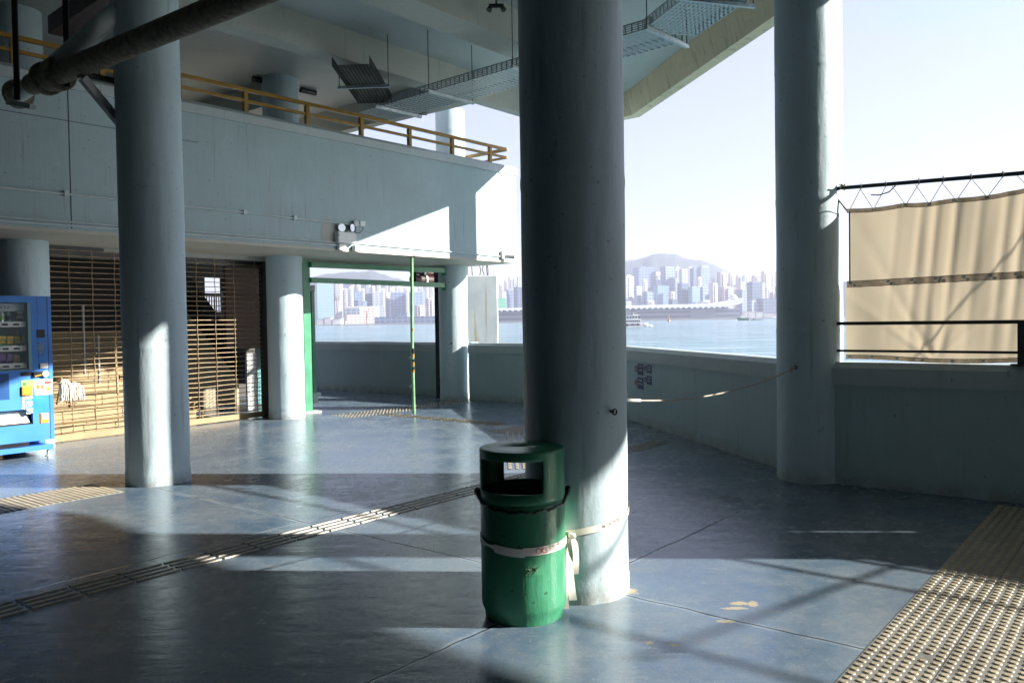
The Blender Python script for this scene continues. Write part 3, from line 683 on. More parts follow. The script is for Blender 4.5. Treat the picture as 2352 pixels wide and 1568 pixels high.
# low screen bays beyond the frame (they throw the slanting shadows on the floor)
s6 = (Vector((c6.x, c6.y, 0)) - FRt.o).dot(FRt.u)
for k, (a, b) in enumerate([(s5 + .25, s6 - .25)]):
    t = thing('low_screen', ('low canvas screen in the bay after the tall canvas', 'low canvas screen in the farthest right bay')[k], 'canvas screen', FRt.P((a + b) / 2, -.12, 1.13))
    m = MB(); m.add([FRt.P(a, -.12, 1.13), FRt.P(b, -.12, 1.13), FRt.P(b, -.12, 1.93), FRt.P(a, -.12, 1.90)], [(0, 1, 2, 3)]); m.build('cloth_panel', M['canvas'], t, fixn=False)
    m = MB(); m.tube([FRt.P(a, -.1, 1.93), FRt.P(b, -.1, 1.95)], .02, 8); m.build('rod', M['rail'], t)
m = MB(); m.fb(FRt, s6 + .2, s6 + 14, -.19, -.01, 1.13, ZS); tag(m.build('light_block_wall', M['wall']), 'added unseen wall blocking sky light in the farthest right bays', 'wall')  # unseen wall added past the last column to block sky light
m = MB(); m.tube([FRt.P(s5 + .2, -.08, 2.24), FRt.P(s6, -.08, 2.24)], .018, 8); tag(m.build('high_pipe', M['rail']), 'dark pipe stretched above the low screen', 'pipe')
m = MB(); m.tube([FRt.P(s5 + .2, -.1, 3.42), FRt.P(s6, -.1, 3.42)], .02, 8); tag(m.build('upper_pipe', M['rail']), 'second dark pipe stretched high above the low screen', 'pipe')
m = MB(); m.tube([FRt.P(s5 + .35, -.3, 1.6), FRt.P(s5 + 3.6, -.3, 3.75)], .017, 8); tag(m.build('diagonal_stay', M['rail']), 'slanting steel stay outside the low screen', 'stay')
# struts outside whose shadows fall on the canvas
h = Vector((tosun.x, tosun.y, tosun.z)) * 3.2
for k, (a, b, rr_) in enumerate([((2095, 828), (2352, 545), .009)]):
    p, q = SZ(*a), SZ(*b); P1 = FRt.P(p[0], -.12, p[1]) + h; P2 = FRt.P(q[0], -.12, q[1]) + h; d = (P2 - P1)
    m = MB(); m.tube([P1 - d * (.02), P2 + d * .15], rr_, 8)
    tag(m.build('steel_strut', M['rail']), ('thickest', 'thin long', 'thin steep')[k] + ' steel strut leaning outside behind the canvas', 'strut')

# ---- yellow railing on the balcony
yr = thing('yellow_railing', 'yellow steel railing along the top of the balcony', 'railing', FW.P(-5, -.11, 4.51))
sEnd = FW.hit(1166, 348, -.11)[0]
m = MB(); m.fb(FW, -17, sEnd, -.135, -.085, 4.815, 4.865); m.fb(FW, sEnd - .06, sEnd, -1.5, -.14, 4.812, 4.868); m.build('top_rail', M['yellow'], yr)
m = MB(); m.fb(FW, -17, sEnd, -.13, -.09, 4.665, 4.705); m.fb(FW, sEnd - .05, sEnd, -1.5, -.13, 4.667, 4.703); m.build('middle_rail', M['yellow'], yr)
ps = [FW.hit(x, y, -.11)[0] for x, y in ((1125, 350), (1038, 330), (940, 310), (829, 285), (705, 260), (563, 230))]
for k in range(7): ps.append(ps[-1] - .98)
for s in ps: m = MB(); m.fb(FW, s - .03, s + .03, -.14, -.08, 4.50, 4.81); m.build('post', M['yellow'], yr)

# ---- conduits, emergency light, camera on the balcony face
def onW(x, y, t=0.): s, z = FW.hit(x, y, t); return s, z
def wtube(name, pts, r, mt, par, t=.025): m = MB(); m.tube([FW.P(*((lambda q: (q[0], t, q[1]))(onW(x, y, t)))) for x, y in pts], r, 8); return m.build(name, mt, par)
cd = thing('wall_conduit', 'thin painted conduit run clipped across the balcony face', 'conduit', FW.P(-6, .02, 3.2))
wtube('conduit_pipe', [(-60, 424), (0, 430), (300, 461), (560, 488), (812, 517)], .012, M['conduit'], cd)
for x, y in ((150, 445), (415, 473), (560, 488), (675, 501)): s, z = onW(x, y); m = MB(); m.fb(FW, s - .025, s + .025, .002, .045, z - .03, z + .03); m.build('clip', M['conduit'], cd)
cd = thing('wall_conduit', 'twin painted conduits along the bottom edge of the balcony', 'conduit', FW.P(-6, .02, 2.75))
m = MB(); sA = onW(778, 570)[0]; m.tube([FW.P(-17, .02, 2.745), FW.P(sA, .02, 2.745)], .012, 8); m.tube([FW.P(-17, .022, 2.785), FW.P(sA, .022, 2.785)], .009, 8); m.build('conduit_pipe', M['conduit'], cd)
cd = thing('wall_conduit', 'thin conduit from the white box to the security camera', 'conduit', FW.P(-2, .02, 2.75))
sB = onW(815, 572)[0]; sC = onW(1150, 592)[0]; m = MB(); m.tube([FW.P(sA - .1, .02, 2.80), FW.P(sB, .02, 2.795), FW.P(sC, .02, 2.76)], .010, 8); m.build('conduit_pipe', M['conduit'], cd)
el = thing('emergency_light', 'white emergency light box with two round lamps above the shutter', 'emergency light', FW.P(onW(788, 548)[0], .05, onW(788, 548)[1]))
def wbox(name, x0, y0, x1, y1, t0, t1, mt, par, bev=.004):
    s0, z1 = onW(x0, y0); s1, z0 = onW(x1, y1); m = MB(); m.fb(FW, s0, s1, t0, t1, z0, z1); return m.build(name, mt, par, bev)
wbox('housing', 768, 533, 809, 561, .004, .10, M['white'], el)
s0, z0 = onW(768, 533, .1); s1, z1 = onW(809, 561, .1)
m = MB(); m.fb(FW, s0 + .04, s0 + .10, .1005, .1015, z0 - .05, z0 - .035); m.build('printed_mark', M['blk'], el)
for x in (778, 800):
    s, z = onW(x, 524); c = FW.P(s, .05, z); d = (FW.n + FW.u * (.35 if x > 790 else -.2)).normalized()
    m = MB(); m.tube([c - d * .03, c, c + d * .03], [.02, .05, .065], 16); lo = m.build('lamp_head', M['black'] if x > 790 else M['grey'], el)
    m = MB(); m.disc(c + d * .0305, d, .06, .008, 20); m.build('lens', M['glassl'], lo)
wbox('junction_box', 808, 507, 820, 521, .004, .06, M['conduit'], el)
wbox('socket_box', 821, 508, 833, 521, .004, .07, M['white'], el)
wbox('lower_box', 773, 560, 789, 575, .004, .07, M['white'], el)
m = MB(); s, z = onW(816, 520); m.tube([FW.P(s, .02, z), FW.P(s, .02, 2.8)], .012, 8); m.build('riser_conduit', M['conduit'], el)
m = MB(); a, z = onW(829, 519); b, z_ = onW(812, 535); m.tube([FW.P(a, .05, z), FW.P(a - .01, .06, (z + z_) / 2), FW.P((a + b) / 2, .06, z_), FW.P(b, .05, z_)], .006, 6); m.build('cable', M['black'], el)
bx = thing('junction_box', 'small white cube box under the balcony corner conduit', 'junction box', FW.P(sB, .03, 2.7)); wbox('box_body', 808, 564, 823, 579, .004, .09, M['white'], bx)
# peeled patch beside the light
m = MB(); s, z = onW(755, 535); ang_ = [(math.cos(q), math.sin(q)) for q in [i * .2618 for i in range(24)]]
vs = [FW.P(s + .14 * c * (1 + .12 * rnd.random()), .003, z + .17 * d * (1 + .2 * rnd.random())) for c, d in ang_]
m.add(vs, [tuple(range(24))]); o = m.build('bare_plaster_patch', wallmat('bare_plaster', (.40, .41, .38)), bal)
cc = thing('security_camera', 'white bullet security camera near the balcony end', 'security camera', FW.P(sC, .05, 2.76))
m = MB(); m.fb(FW, sC - .02, sC + .10, .002, .06, 2.72, 2.86); m.build('mount_box', M['white'], cc, .005)
c = FW.P(sC + .12, .09, 2.77); d = (FW.n * .8 + FW.u * .5 + Vector((0, 0, -.15))).normalized()
m = MB(); m.tube([c - d * .08, c + d * .10], .045, 16); ch = m.build('camera_body', M['white'], cc)
m = MB(); m.disc(c + d * .1005, d, .040, .01, 16); m.build('lens', M['black'], ch)

# ---- trays under the roof
def tray(name, p, q, wdt, z, side_left, mt, label, grp, z1=None, rods=()):
    z1 = z if z1 is None else z1
    p = Vector((p[0], p[1], z)); q = Vector((q[0], q[1], z1)); d = (q - p); Lh = d.length; d.normalize(); a = Vector((d.y, -d.x, 0)).normalized(); up = Vector((0, 0, 1))
    t = thing(name, label, 'cable tray', p, grp)
    m = MB(); dk = mt is M['rust']; pitch = .036 if dk else .085; n = int(Lh / pitch); nl = int(wdt / .05)
    def strip(P, Q, w_, nn, th=.0025):
        e = (Q - P).normalized(); s_ = e.cross(nn).normalized() * w_ / 2; n_ = nn * th; m.hexa([P - s_, Q - s_, Q + s_, P + s_, P - s_ + n_, Q - s_ + n_, Q + s_ + n_, P + s_ + n_])
    for i in range(n + 1):
        b = p + d * (Lh * i / n); strip(b - a * wdt / 2, b + a * wdt / 2, .034, up)
    for j in range(nl + 1):
        o_ = a * (-wdt / 2 + wdt * j / nl); strip(p + o_, q + o_, .016, up, .004)
    m.build('perforated_bottom', mt, t)
    for sg in (-1, 1):
        m = MB()
        for j in range(5): o_ = a * (sg * wdt / 2) + up * (.012 + .024 * j); strip(p + o_, q + o_, .010 if j < 4 else .018, a)
        for i in range(n + 1): b = p + d * (Lh * i / n) + a * (sg * wdt / 2 + .001 * sg); strip(b, b + up * .115, .022, a)
        m.build('perforated_side', mt, t)
    for k in rods:
        b = p + d * (Lh * k); m = MB(); m.bar(b - a * (wdt / 2 + .12) - up * .025, b + a * (wdt / 2 + .12) - up * .025, .04, .04); br = m.build('hanger_bar', M['galv'], t)
        for sg in (-1, 1): m = MB(); e = b + a * sg * (wdt / 2 + .10) - up * .03; m.tube([e, Vector((e.x, e.y, ZS + .01))], .006, 6); m.build('hanger_rod', M['dark'], br)
    return t
TR = 'mesh cable trays under the roof'
zt_ = 4.75
cS = [((gp(867, 242, zt_) + gp(959, 265, zt_)) / 2), ((gp(1005, 200.5, zt_) + gp(1104, 227.6, zt_)) / 2), ((gp(1463, 57, zt_) + gp(1598, 104, zt_)) / 2), ((gp(1568, 0, zt_) + gp(1715, 5, zt_)) / 2)]
e0 = (cS[0] - cS[2]).normalized()
tray('cable_tray', cS[0] + e0 * .5, cS[2], .66, zt_, 1, M['galv'], 'long silver mesh cable tray passing behind the middle column', TR, None, (.1, .32, .62, 1.0))
dd = (cS[3] - cS[2]).normalized()
tray('cable_tray', cS[2] + dd * .05, cS[2] + dd * 3.4, .66, zt_ + .004, 1, M['galv'], 'short silver mesh cable tray at the top right of the middle column', TR, None, (.3, .75))
tray('cable_tray', gp(862, 244, zt_), gp(806, 150, zt_ + .2), .5, zt_ + .05, 1, M['rust'], 'black mesh cable tray rising away above the yellow railing', TR, zt_ + .2, (.5,))
m = MB(); b0 = gp(905, 238, 4.9)
for k in range(6): m.tube([b0 + Vector((-.2 + .05 * k, .02 * k, .06)), b0 + Vector((.1, .3 + .05 * k, -.03 + .02 * k)), b0 + Vector((.45, .5, -.06 + .03 * k))], .008, 5)
tag(m.build('loose_cables', M['dark']), 'bundle of loose black cables spilling from the tray joint', 'cables')
for k, (x, y, x2, y2) in enumerate(((690, 207, 725, 215), (580, 182, 615, 188))):
    p, q = gp(x, y, ZS - .05), gp(x2, y2, ZS - .05); t = thing('tube_light', ('dark tube light right of the column above the yellow railing', 'dark tube light left of the column above the yellow railing')[k], 'tube light', p)
    m = MB(); m.tube([p, q], .045, 10); m.build('lamp_body', M['dark'], t)
p = gp(1140, 18, 5.3); t = thing('ceiling_spotlight', 'small dark twin spotlight hanging from the ceiling slab', 'spotlight', p)
m = MB(); m.box(p.x - .09, p.x + .09, p.y - .02, p.y + .02, 5.30, 5.34); m.tube([p + Vector((0, 0, .03)), Vector((p.x, p.y, ZS))], .012, 8); m.build('bracket', M['dark'], t)
for sg in (-1, 1): m = MB(); m.tube([p + Vector((sg * .06, 0, .03)), p + Vector((sg * .09, -.03, -.04))], [.018, .035], 10); m.build('lamp_head', M['dark'], t)

# ---- pipes and bracket at the top left
zp = 4.05
pa, pb = gp(100, 184, zp), gp(545, 2, zp); ex = (pb - pa).normalized()
big = thing('rusty_drain_pipe', 'thick rusty pipe crossing in front of the left column', 'pipe', pa)
m = MB(); m.tube([pa - ex * .25, pb + ex * 4], .105, 24); m.build('pipe_run', M['pipe1'], big)
for k in (0.05, .30): m = MB(); m.tube([pa + ex * k, pa + ex * (k + .05)], .165, 24); m.build('flange', M['pipe1'], big)
for k in (.12,): m = MB(); m.tube([pa + ex * k, pa + ex * (k + .15)], .135, 24); m.build('joint_collar', M['pipe1'], big)
p2a = gp(45, 215, 4.0); p2 = thing('grey_pipe', 'shorter painted grey pipe bending up behind the rusty pipe', 'pipe', p2a)
p2c = pa + ex * .0
m = MB(); m.tube([p2a, pa - ex * .2], .085, 20); m.build('pipe_run', M['pipe2'], p2)
m = MB(); m.tube([p2a - ex * .06, p2a], .15, 20); m.build('flange', M['pipe1'], p2)
e1 = pd(232, 58, 7.9); m = MB(); m.tube([pd(110, 165, 8.35), pd(200, 88, 8.0), e1, e1 + Vector((.06, .12, .12)), e1 + Vector((.07, .3, .3)), e1 + Vector((.05, .5, 1.0))], .095, 20); m.build('pipe_bend', M['pipe2'], p2)
for x, lab in ((40, 'left thin hanger rod dropping to the pipes'), (156, 'right thin hanger rod dropping to the pipes')):
    b = pd(x, 230 if x < 100 else 200, 8.5 if x < 100 else 8.2); m = MB(); m.bar(b, Vector((b.x, b.y, ZS)), .055, .02); tag(m.build('hanger_strap', M['dark']), lab, 'hanger')
m = MB(); a, b = pd(20, 236, 8.4), pd(75, 246, 8.2); m.bar(a, b, .06, .05); tag(m.build('pipe_cradle', M['pipe2']), 'small steel cradle under the pipe end at far left', 'bracket')
m = MB(); a, b = gp(150, 60, 5.0), gp(300, -40, 5.0); e = (b - a).normalized(); m.bar(a - e * .1, b + e, .3, .2); tag(m.build('red_duct', M['redpipe']), 'dark red duct under the ceiling at top left', 'duct')
br = thing('pipe_bracket', 'triangular steel bracket bolted to the left column', 'bracket', (cL.x - .3, cL.y, 3.6))
q0 = pd(272, 190, cL.y - .02); q1 = pd(277, 320, cL.y - .02); q2 = pd(180, 170, 7.9); q3 = pd(277, 285, cL.y - .02)
m = MB(); m.bar(q0 + Vector((0, 0, .1)), q1, .05, .09); m.build('back_plate', M['dark'], br)
m = MB(); m.bar(q0, q2, .06); m.build('top_arm', M['dark'], br); m = MB(); m.bar(q2 + Vector((.04, 0, -.04)), q3, .07); m.build('brace', M['grey'], br)

# ---- roller shutter with what stands behind it
g0, g1 = gp(130, 1017), gp(608, 957); FG = Fr(g0, math.degrees(math.atan2((g1 - g0).x, (g1 - g0).y)))
def SG(x, y=900, t=0.): return FG.hit(x, y, t)
sh = thing('roller_shutter', 'open grille roller shutter with weathered bronze bars', 'shutter', FG.P(1.5, 0, 0))
a0 = SG(95)[0]; a1 = SG(606)[0]; aj = SG(578)[0]; HT = 2.62
m = MB(); nb = 34
for i in range(nb):
    z = .14 + (HT - .16) * i / (nb - 1)
    pts = [FG.P(a0 + (a1 - a0) * k / 24, .004 * math.sin(k * 1.3 + i), z + .006 * math.sin(k * .8 + i * .7) * (1 if i < 12 else .3)) for k in range(25)]
    m.tube(pts, .0062, 6)
m.build('grille_bars', M['bronze'], sh)
m = MB()
for x in (165, 218, 269, 340, 400, 456, 498, 542, 590):
    s = SG(x)[0]
    m.tube([FG.P(s + .006 * math.sin(i * 2.1), .016, .1 + (HT - .1) * i / 20) for i in range(21)], .0055, 6)
m.build('link_chains', M['bronze'], sh)
m = MB(); m.fb(FG, a0, a1, -.02, .02, .015, .10); m.build('bottom_rail', M['cream'], sh)
m = MB(); m.fb(FG, a1 - .01, a1 + .07, -.05, .05, 0, 2.66); m.build('guide_channel', M['dark'], sh)
m = MB(); m.fb(FG, a0 - .3, a1 + .05, -.14, -.03, 2.50, 2.655); m.build('shutter_housing', M['dark'], sh)
# stair
stt = thing('staircase', 'cream painted stairs rising behind the roller shutter', 'staircase', FG.P(.8, -.5, 0))
sx0, sx1 = a0 - 1.5, SG(432)[0] - .15
for i in range(8):
    m = MB(); z = .185 * i; t0 = -.42 - .27 * i
    ext = (FG.hit(448 if i < 3 else 405, 850, t0)[0] - sx1); m.fb(FG, sx0, sx1 + ext, t0 - .27, t0, 0 if i < 1 else z - .002, z + .17); m.fb(FG, sx0, sx1 + ext, t0 - .26, t0 + .035, z + .171, z + .190); m.build('step', M['cream'], stt)
m = MB(); F2 = FG; b = [(SG(425, 700, -2.2)), (SG(585, 862, -2.2))]
(sa, za), (sb, zb_) = FG.hit(425, 660, -2.2), FG.hit(580, 865, -2.2)
dz = (zb_ - za) / (sb - sa)
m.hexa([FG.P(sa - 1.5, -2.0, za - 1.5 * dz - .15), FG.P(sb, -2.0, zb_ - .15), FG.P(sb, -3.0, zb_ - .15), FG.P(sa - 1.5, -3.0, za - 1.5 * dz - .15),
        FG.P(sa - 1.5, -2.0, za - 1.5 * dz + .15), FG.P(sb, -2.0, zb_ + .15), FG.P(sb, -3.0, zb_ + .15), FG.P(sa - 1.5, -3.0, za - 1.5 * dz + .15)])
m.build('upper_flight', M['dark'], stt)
m = MB(); m.add([FG.P(sa - .2, -2.3, 0), FG.P(sb - .25, -2.3, 0), FG.P(sb - .25, -2.3, zb_ - .05), FG.P(sa - .2, -2.3, za - .1)] + [FG.P(sa - .2, -2.4, 0), FG.P(sb - .25, -2.4, 0), FG.P(sb - .25, -2.4, zb_ - .05), FG.P(sa - .2, -2.4, za - .1)],
      [(0, 1, 2, 3), (7, 6, 5, 4), (0, 4, 5, 1), (1, 5, 6, 2), (2, 6, 7, 3), (3, 7, 4, 0)]); m.build('side_wall', M['creamwall'], stt)
# rear wall with an opening and a brown partition
(h0, hz1), (h1, hz0) = FG.hit(470, 636, -3.9), FG.hit(516, 716, -3.9)
bw = thing('rear_partition', 'dark rear wall with one bright opening behind the stairs', 'wall', FG.P(0, -4, 0))
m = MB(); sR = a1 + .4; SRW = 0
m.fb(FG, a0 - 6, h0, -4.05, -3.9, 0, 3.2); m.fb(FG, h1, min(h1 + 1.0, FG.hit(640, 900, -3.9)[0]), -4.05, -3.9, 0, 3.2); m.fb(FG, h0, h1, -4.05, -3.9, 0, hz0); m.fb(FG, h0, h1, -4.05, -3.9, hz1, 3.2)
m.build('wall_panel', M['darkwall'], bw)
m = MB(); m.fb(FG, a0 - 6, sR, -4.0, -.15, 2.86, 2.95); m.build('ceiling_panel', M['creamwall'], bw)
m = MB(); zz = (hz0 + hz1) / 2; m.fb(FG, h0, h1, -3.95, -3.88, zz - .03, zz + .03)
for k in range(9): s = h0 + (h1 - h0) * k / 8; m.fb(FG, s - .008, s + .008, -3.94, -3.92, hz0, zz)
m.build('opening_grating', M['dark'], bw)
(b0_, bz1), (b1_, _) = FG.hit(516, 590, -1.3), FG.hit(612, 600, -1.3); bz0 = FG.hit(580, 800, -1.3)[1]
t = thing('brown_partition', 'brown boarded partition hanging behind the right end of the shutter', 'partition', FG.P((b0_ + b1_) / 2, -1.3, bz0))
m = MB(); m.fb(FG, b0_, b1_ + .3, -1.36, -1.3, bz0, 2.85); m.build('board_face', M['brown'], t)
(c0_, cz1), (c1_, _) = FG.hit(567, 812, -1.0), FG.hit(590, 812, -1.0)
t = thing('white_mesh_panel', 'narrow white mesh covered panel low behind the shutter', 'panel', FG.P(c0_, -1.0, 0))
m = MB(); m.fb(FG, c0_, c1_, -1.05, -1.0, .02, cz1); m.build('panel_sheet', M['white'], t)
m = MB()
for k in range(24): z = .05 + k * .045; m.bar(FG.P(c0_, -.985, z), FG.P(c1_ + .25, -.985, z), .005)
for k in range(9): s = c0_ + k * (c1_ + .25 - c0_) / 8; m.bar(FG.P(s, -.98, .02), FG.P(s, -.98, cz1), .005)
m.build('wire_mesh', M['grey'], t)
m = MB(); (d0, _), (d1, _) = FG.hit(592, 900, -1.6), FG.hit(612, 900, -1.6); m.fb(FG, d0, d1 + .2, -1.65, -1.6, .02, 1.25); tag(m.build('teal_board', simple('teal_board_paint', (.10, .28, .28), .5)), 'teal board standing behind the white mesh panel', 'board')
# mops
def mop(x, y0, y1, wd_, n, label, seed):
    r_ = random.Random(seed); s, z1 = SG(x, y0, .04); _, z0 = SG(x, y1, .04); t = thing('mop_head', label, 'mop', FG.P(s, .04, z1), 'mops drying on the shutter')
    m = MB()
    for i in range(n):
        a = r_.uniform(-1, 1); L_ = (z1 - z0) * r_.uniform(.7, 1.0); f = r_.uniform(.02, .10)
        pts = [FG.P(s + a * wd_ * (.35 + .65 * math.sin(min(1, k / 6) * 1.57)) + r_.uniform(-.008, .008), .03 + f * math.sin(min(1., k / 5) * 1.57), z1 + (.03 if k else 0) * math.cos(a) - L_ * (k / 9) ** 1.1) for k in range(10)]
        m.tube(pts, .0055, 5)
    m.build('cotton_strands', M['mop'], t); return t, s, z1
t, s, z = mop(147, 872, 926, .085, 90, 'long string mop head hanging on the shutter beside the machine', 3)
m = MB(); m.tube([FG.P(s, -.02, z + .02), FG.P(s + .03, -.25, z - .35)], .012, 8); m.build('mop_socket', M['wood'], t)
t, s, z = mop(171, 880, 924, .10, 80, 'rounder string mop head hanging right of the longer one', 4)
m = MB(); m.tube([FG.P(s, -.02, z + .02), FG.P(s + .03, -.25, z - .3)], .012, 8); m.build('mop_socket', M['wood'], t)
s, z1 = FG.hit(269, 772, -.3); _, z0 = FG.hit(272, 905, -.3)
m = MB(); m.tube([FG.P(s - .02, -.33, z1), FG.P(s, -.33, z0)], .016, 8); tag(m.build('broom_handle', M['wood']), 'upright wooden broom handle behind the shutter bars', 'broom handle')
for k, (x, y, y2) in enumerate(((225, 770, 880), (190, 700, 860))):
    s, z1 = FG.hit(x, y, -.9); _, z0 = FG.hit(x, y2, -.9); m = MB(); m.tube([FG.P(s, -.9, z1), FG.P(s, -.9, z0)], .02, 8); tag(m.build('stair_rail_post', M['grey']), ('right', 'left')[k] + ' dim handrail post on the stairs behind the shutter', 'post')
m = MB()
for x, y, y2 in ((448, 912, 948),):
    pass
bk = []
for k, (x, y, y2) in enumerate(((424, 905, 925), (446, 923, 941), (466, 942, 958))):
    s, z1 = FG.hit(x, y, -.5); _, z0 = FG.hit(x, y2, -.5); m = MB(); m.tube([FG.P(s + .06, -.5, z1), FG.P(s, -.5, z1 - .02), FG.P(s - .02, -.5, max(.02, z0)), FG.P(s + .1, -.5, max(.02, z0))], .012, 6)
    tag(m.build('wall_hook', M['cream']), ('upper', 'middle', 'lowest')[k] + ' bent cream hook behind the right shutter half', 'hook')

# ---- green gate
gb = gp(708, 948); gd = gb.y
gate = thing('green_gate_frame', 'green painted steel gate frame beside the sunlit column', 'gate frame', gb)
FGt = Fr(gb, 47.5)
m = MB(); m.fb(FGt, -.07, .07, -.04, .04, .03, 2.69); m.build('main_post', M['green'], gate, .004)
m = MB(); m.fb(FGt, -.16, .20, -.10, .12, .0, .035); m.build('foot_plate', M['cap'], gate)
q = pd(722, 926, gd + .55); F3 = Fr(q, 47.5); m = MB(); m.fb(F3, -.03, .035, -.03, .03, .30, pd(722, 668, gd + .55).z); m.build('second_post', M['green'], gate, .004)
m = MB(); m.fb(F3, -.045, .045, -.03, .03, pd(722, 668, gd + .55).z, pd(722, 655, gd + .55).z); m.build('post_cap', M['cap'], gate)
m = MB(); m.fb(F3, -.03, .06, -.10, .03, .12, .30); m.fb(F3, .02, .12, -.04, .04, .24, .30); m.build('floor_bolt', M['cap'], gate)
for ya, yb in ((608, 621.5), (643, 655)):
    A_, B_ = pd(713, ya, gd), pd(1020, yb, 16.3); m = MB(); m.bar(A_, B_, .07, .09); m.build('cross_bar', M['green'], gate)
    m = MB(); m.bar(B_ + Vector((0, 0, -.1)), B_ + Vector((0, 0, .04)), .09, .05); m.build('bar_bracket', M['green'], gate)
gl = thing('mesh_gate_leaf', 'narrow mesh gate leaf folded behind the green post', 'gate', gp(693, 946))
FL = Fr(gp(697, 944), -30); m = MB(); zt2 = 2.05
for k in range(34): z = .12 + k * .058; m.bar(FL.P(0, 0, z), FL.P(1.6, 0, z), .006)
for k in range(22): m.bar(FL.P(k * .075, .004, .1), FL.P(k * .075, .004, zt2), .006)
m.build('wire_mesh', M['dark'], gl)
m = MB(); m.bar(FL.P(0, 0, .1), FL.P(1.6, 0, .1), .05); m.bar(FL.P(0, 0, 1.1), FL.P(1.6, 0, 1.1), .05); m.bar(FL.P(0, 0, zt2), FL.P(1.6, 0, zt2), .04); m.bar(FL.P(0, 0, .1), FL.P(0, 0, zt2), .04); m.build('leaf_frame', M['green'], gl)
b = gp(951, 949); pole = thing('green_pole', 'slim pale green pole standing alone under the balcony edge', 'pole', b)
m = MB(); m.tube([(b.x, b.y, 0), (b.x - .01, b.y, 1.3), (b.x + .012, b.y, 2.66)], .027, 14); m.build('pole_shaft', M['paleg'], pole)
m = MB(); m.box(b.x - .07, b.x + .07, b.y - .07, b.y + .07, 2.655, 2.672); m.build('top_plate', M['dark'], pole)
for k, (z, h_, mt) in enumerate(((.98, .05, 'yellow'), (.90, .05, 'black'), (.84, .06, 'yellow'), (.77, .05, 'black'), (.72, .04, 'yellow'), (1.06, .09, 'black'), (1.42, .04, 'yellow'))):
    m = MB(); m.tube([(b.x - .002, b.y, z - h_ / 2), (b.x - .002, b.y, z + h_ / 2)], .0295, 14); m.build('tape_band', M[mt], pole)
for z in (.46, .95): m = MB(); m.tube([(b.x - .03, b.y, z + .02 * math.sin(q)) if False else (b.x - .045 + .018 * math.cos(q), b.y - .01, z + .018 * math.sin(q)) for q in [i * .785 for i in range(9)]], .006, 5); m.build('side_ring', M['lgrey'], pole)
q = gp(1010, 913); gc = thing('shutter_guide', 'tall black shutter guide channel beside the far column', 'shutter guide', q); Fq = Fr(q, AZU)
m = MB(); m.fb(Fq, -.05, -.012, -.05, .05, 0, 2.66); m.fb(Fq, .012, .05, -.05, .05, 0, 2.66); m.fb(Fq, -.012, .012, -.045, -.01, 0, 2.66); m.build('channel', M['dark'], gc)
A_, B_ = pd(716, 592, gd), pd(1010, 607, q.y); m = MB(); m.bar(A_, B_, .06, .05); m.build('head_rail', M['dark'], gc)
rp2 = thing('red_brown_pipes', 'dark red flanged pipes hanging under the deck beyond the gate', 'pipes', pd(975, 640, 17.2))
for ya, yb, xa, rr_ in ((622, 630, 945, .06), (641, 645, 948, .10)):
    m = MB(); A_, B_ = pd(xa, ya, 17.2), pd(1012, yb, 17.9); m.tube([A_, B_], rr_, 14); pr_ = m.build('pipe_run', M['redpipe'], rp2)
    for k in (.35, .7): m = MB(); c = A_.lerp(B_, k); e = (B_ - A_).normalized(); m.tube([c, c + e * .05], rr_ + .025, 14); m.build('flange', M['lgrey'], pr_)
m = MB(); m.bar(pd(950, 612, 17.2), pd(950, 650, 17.2), .12); m.build('drop_pipe', M['redpipe'], rp2)
# ---- stained concrete pile beyond the parapet
q = pd(1108, 700, 18.2); cp = thing('concrete_pile', 'rust streaked concrete pile block standing beyond the parapet', 'concrete block', (q.x, 18.5, SEA))
zt3 = pd(1108, 633, 18.2).z; x0_, x1_ = pd(1072, 700, 18.2).x, pd(1143, 700, 18.2).x
m = MB(); m.box(x0_, x1_, 18.2, 18.75, SEA - 1, zt3); m.build('block_body', M['slabpost'], cp, .015)
m = MB()
for xx, bend in ((1083, 0), (1100, .03), (1111, -.04), (1117, .0), (1119, .01)):
    a = pd(xx, 605, 18.3); b_ = pd(xx + 2, 634, 18.3); m.tube([Vector((a.x, a.y, 3.1)), a, a.lerp(b_, .5) + Vector((bend, 0, 0)), b_], .009, 5)
m.build('rusty_cables', M['rust'], cp)
m = MB(); a = pd(1072, 606, 17.0); m.tube([a + Vector((0, 0, .5)), Vector((a.x, a.y, pd(1072, 632, 17).z))], .03, 8); tag(m.build('rusty_stub_pipe', M['pipe1']), 'short rusty pipe stub beside the far column top', 'pipe')

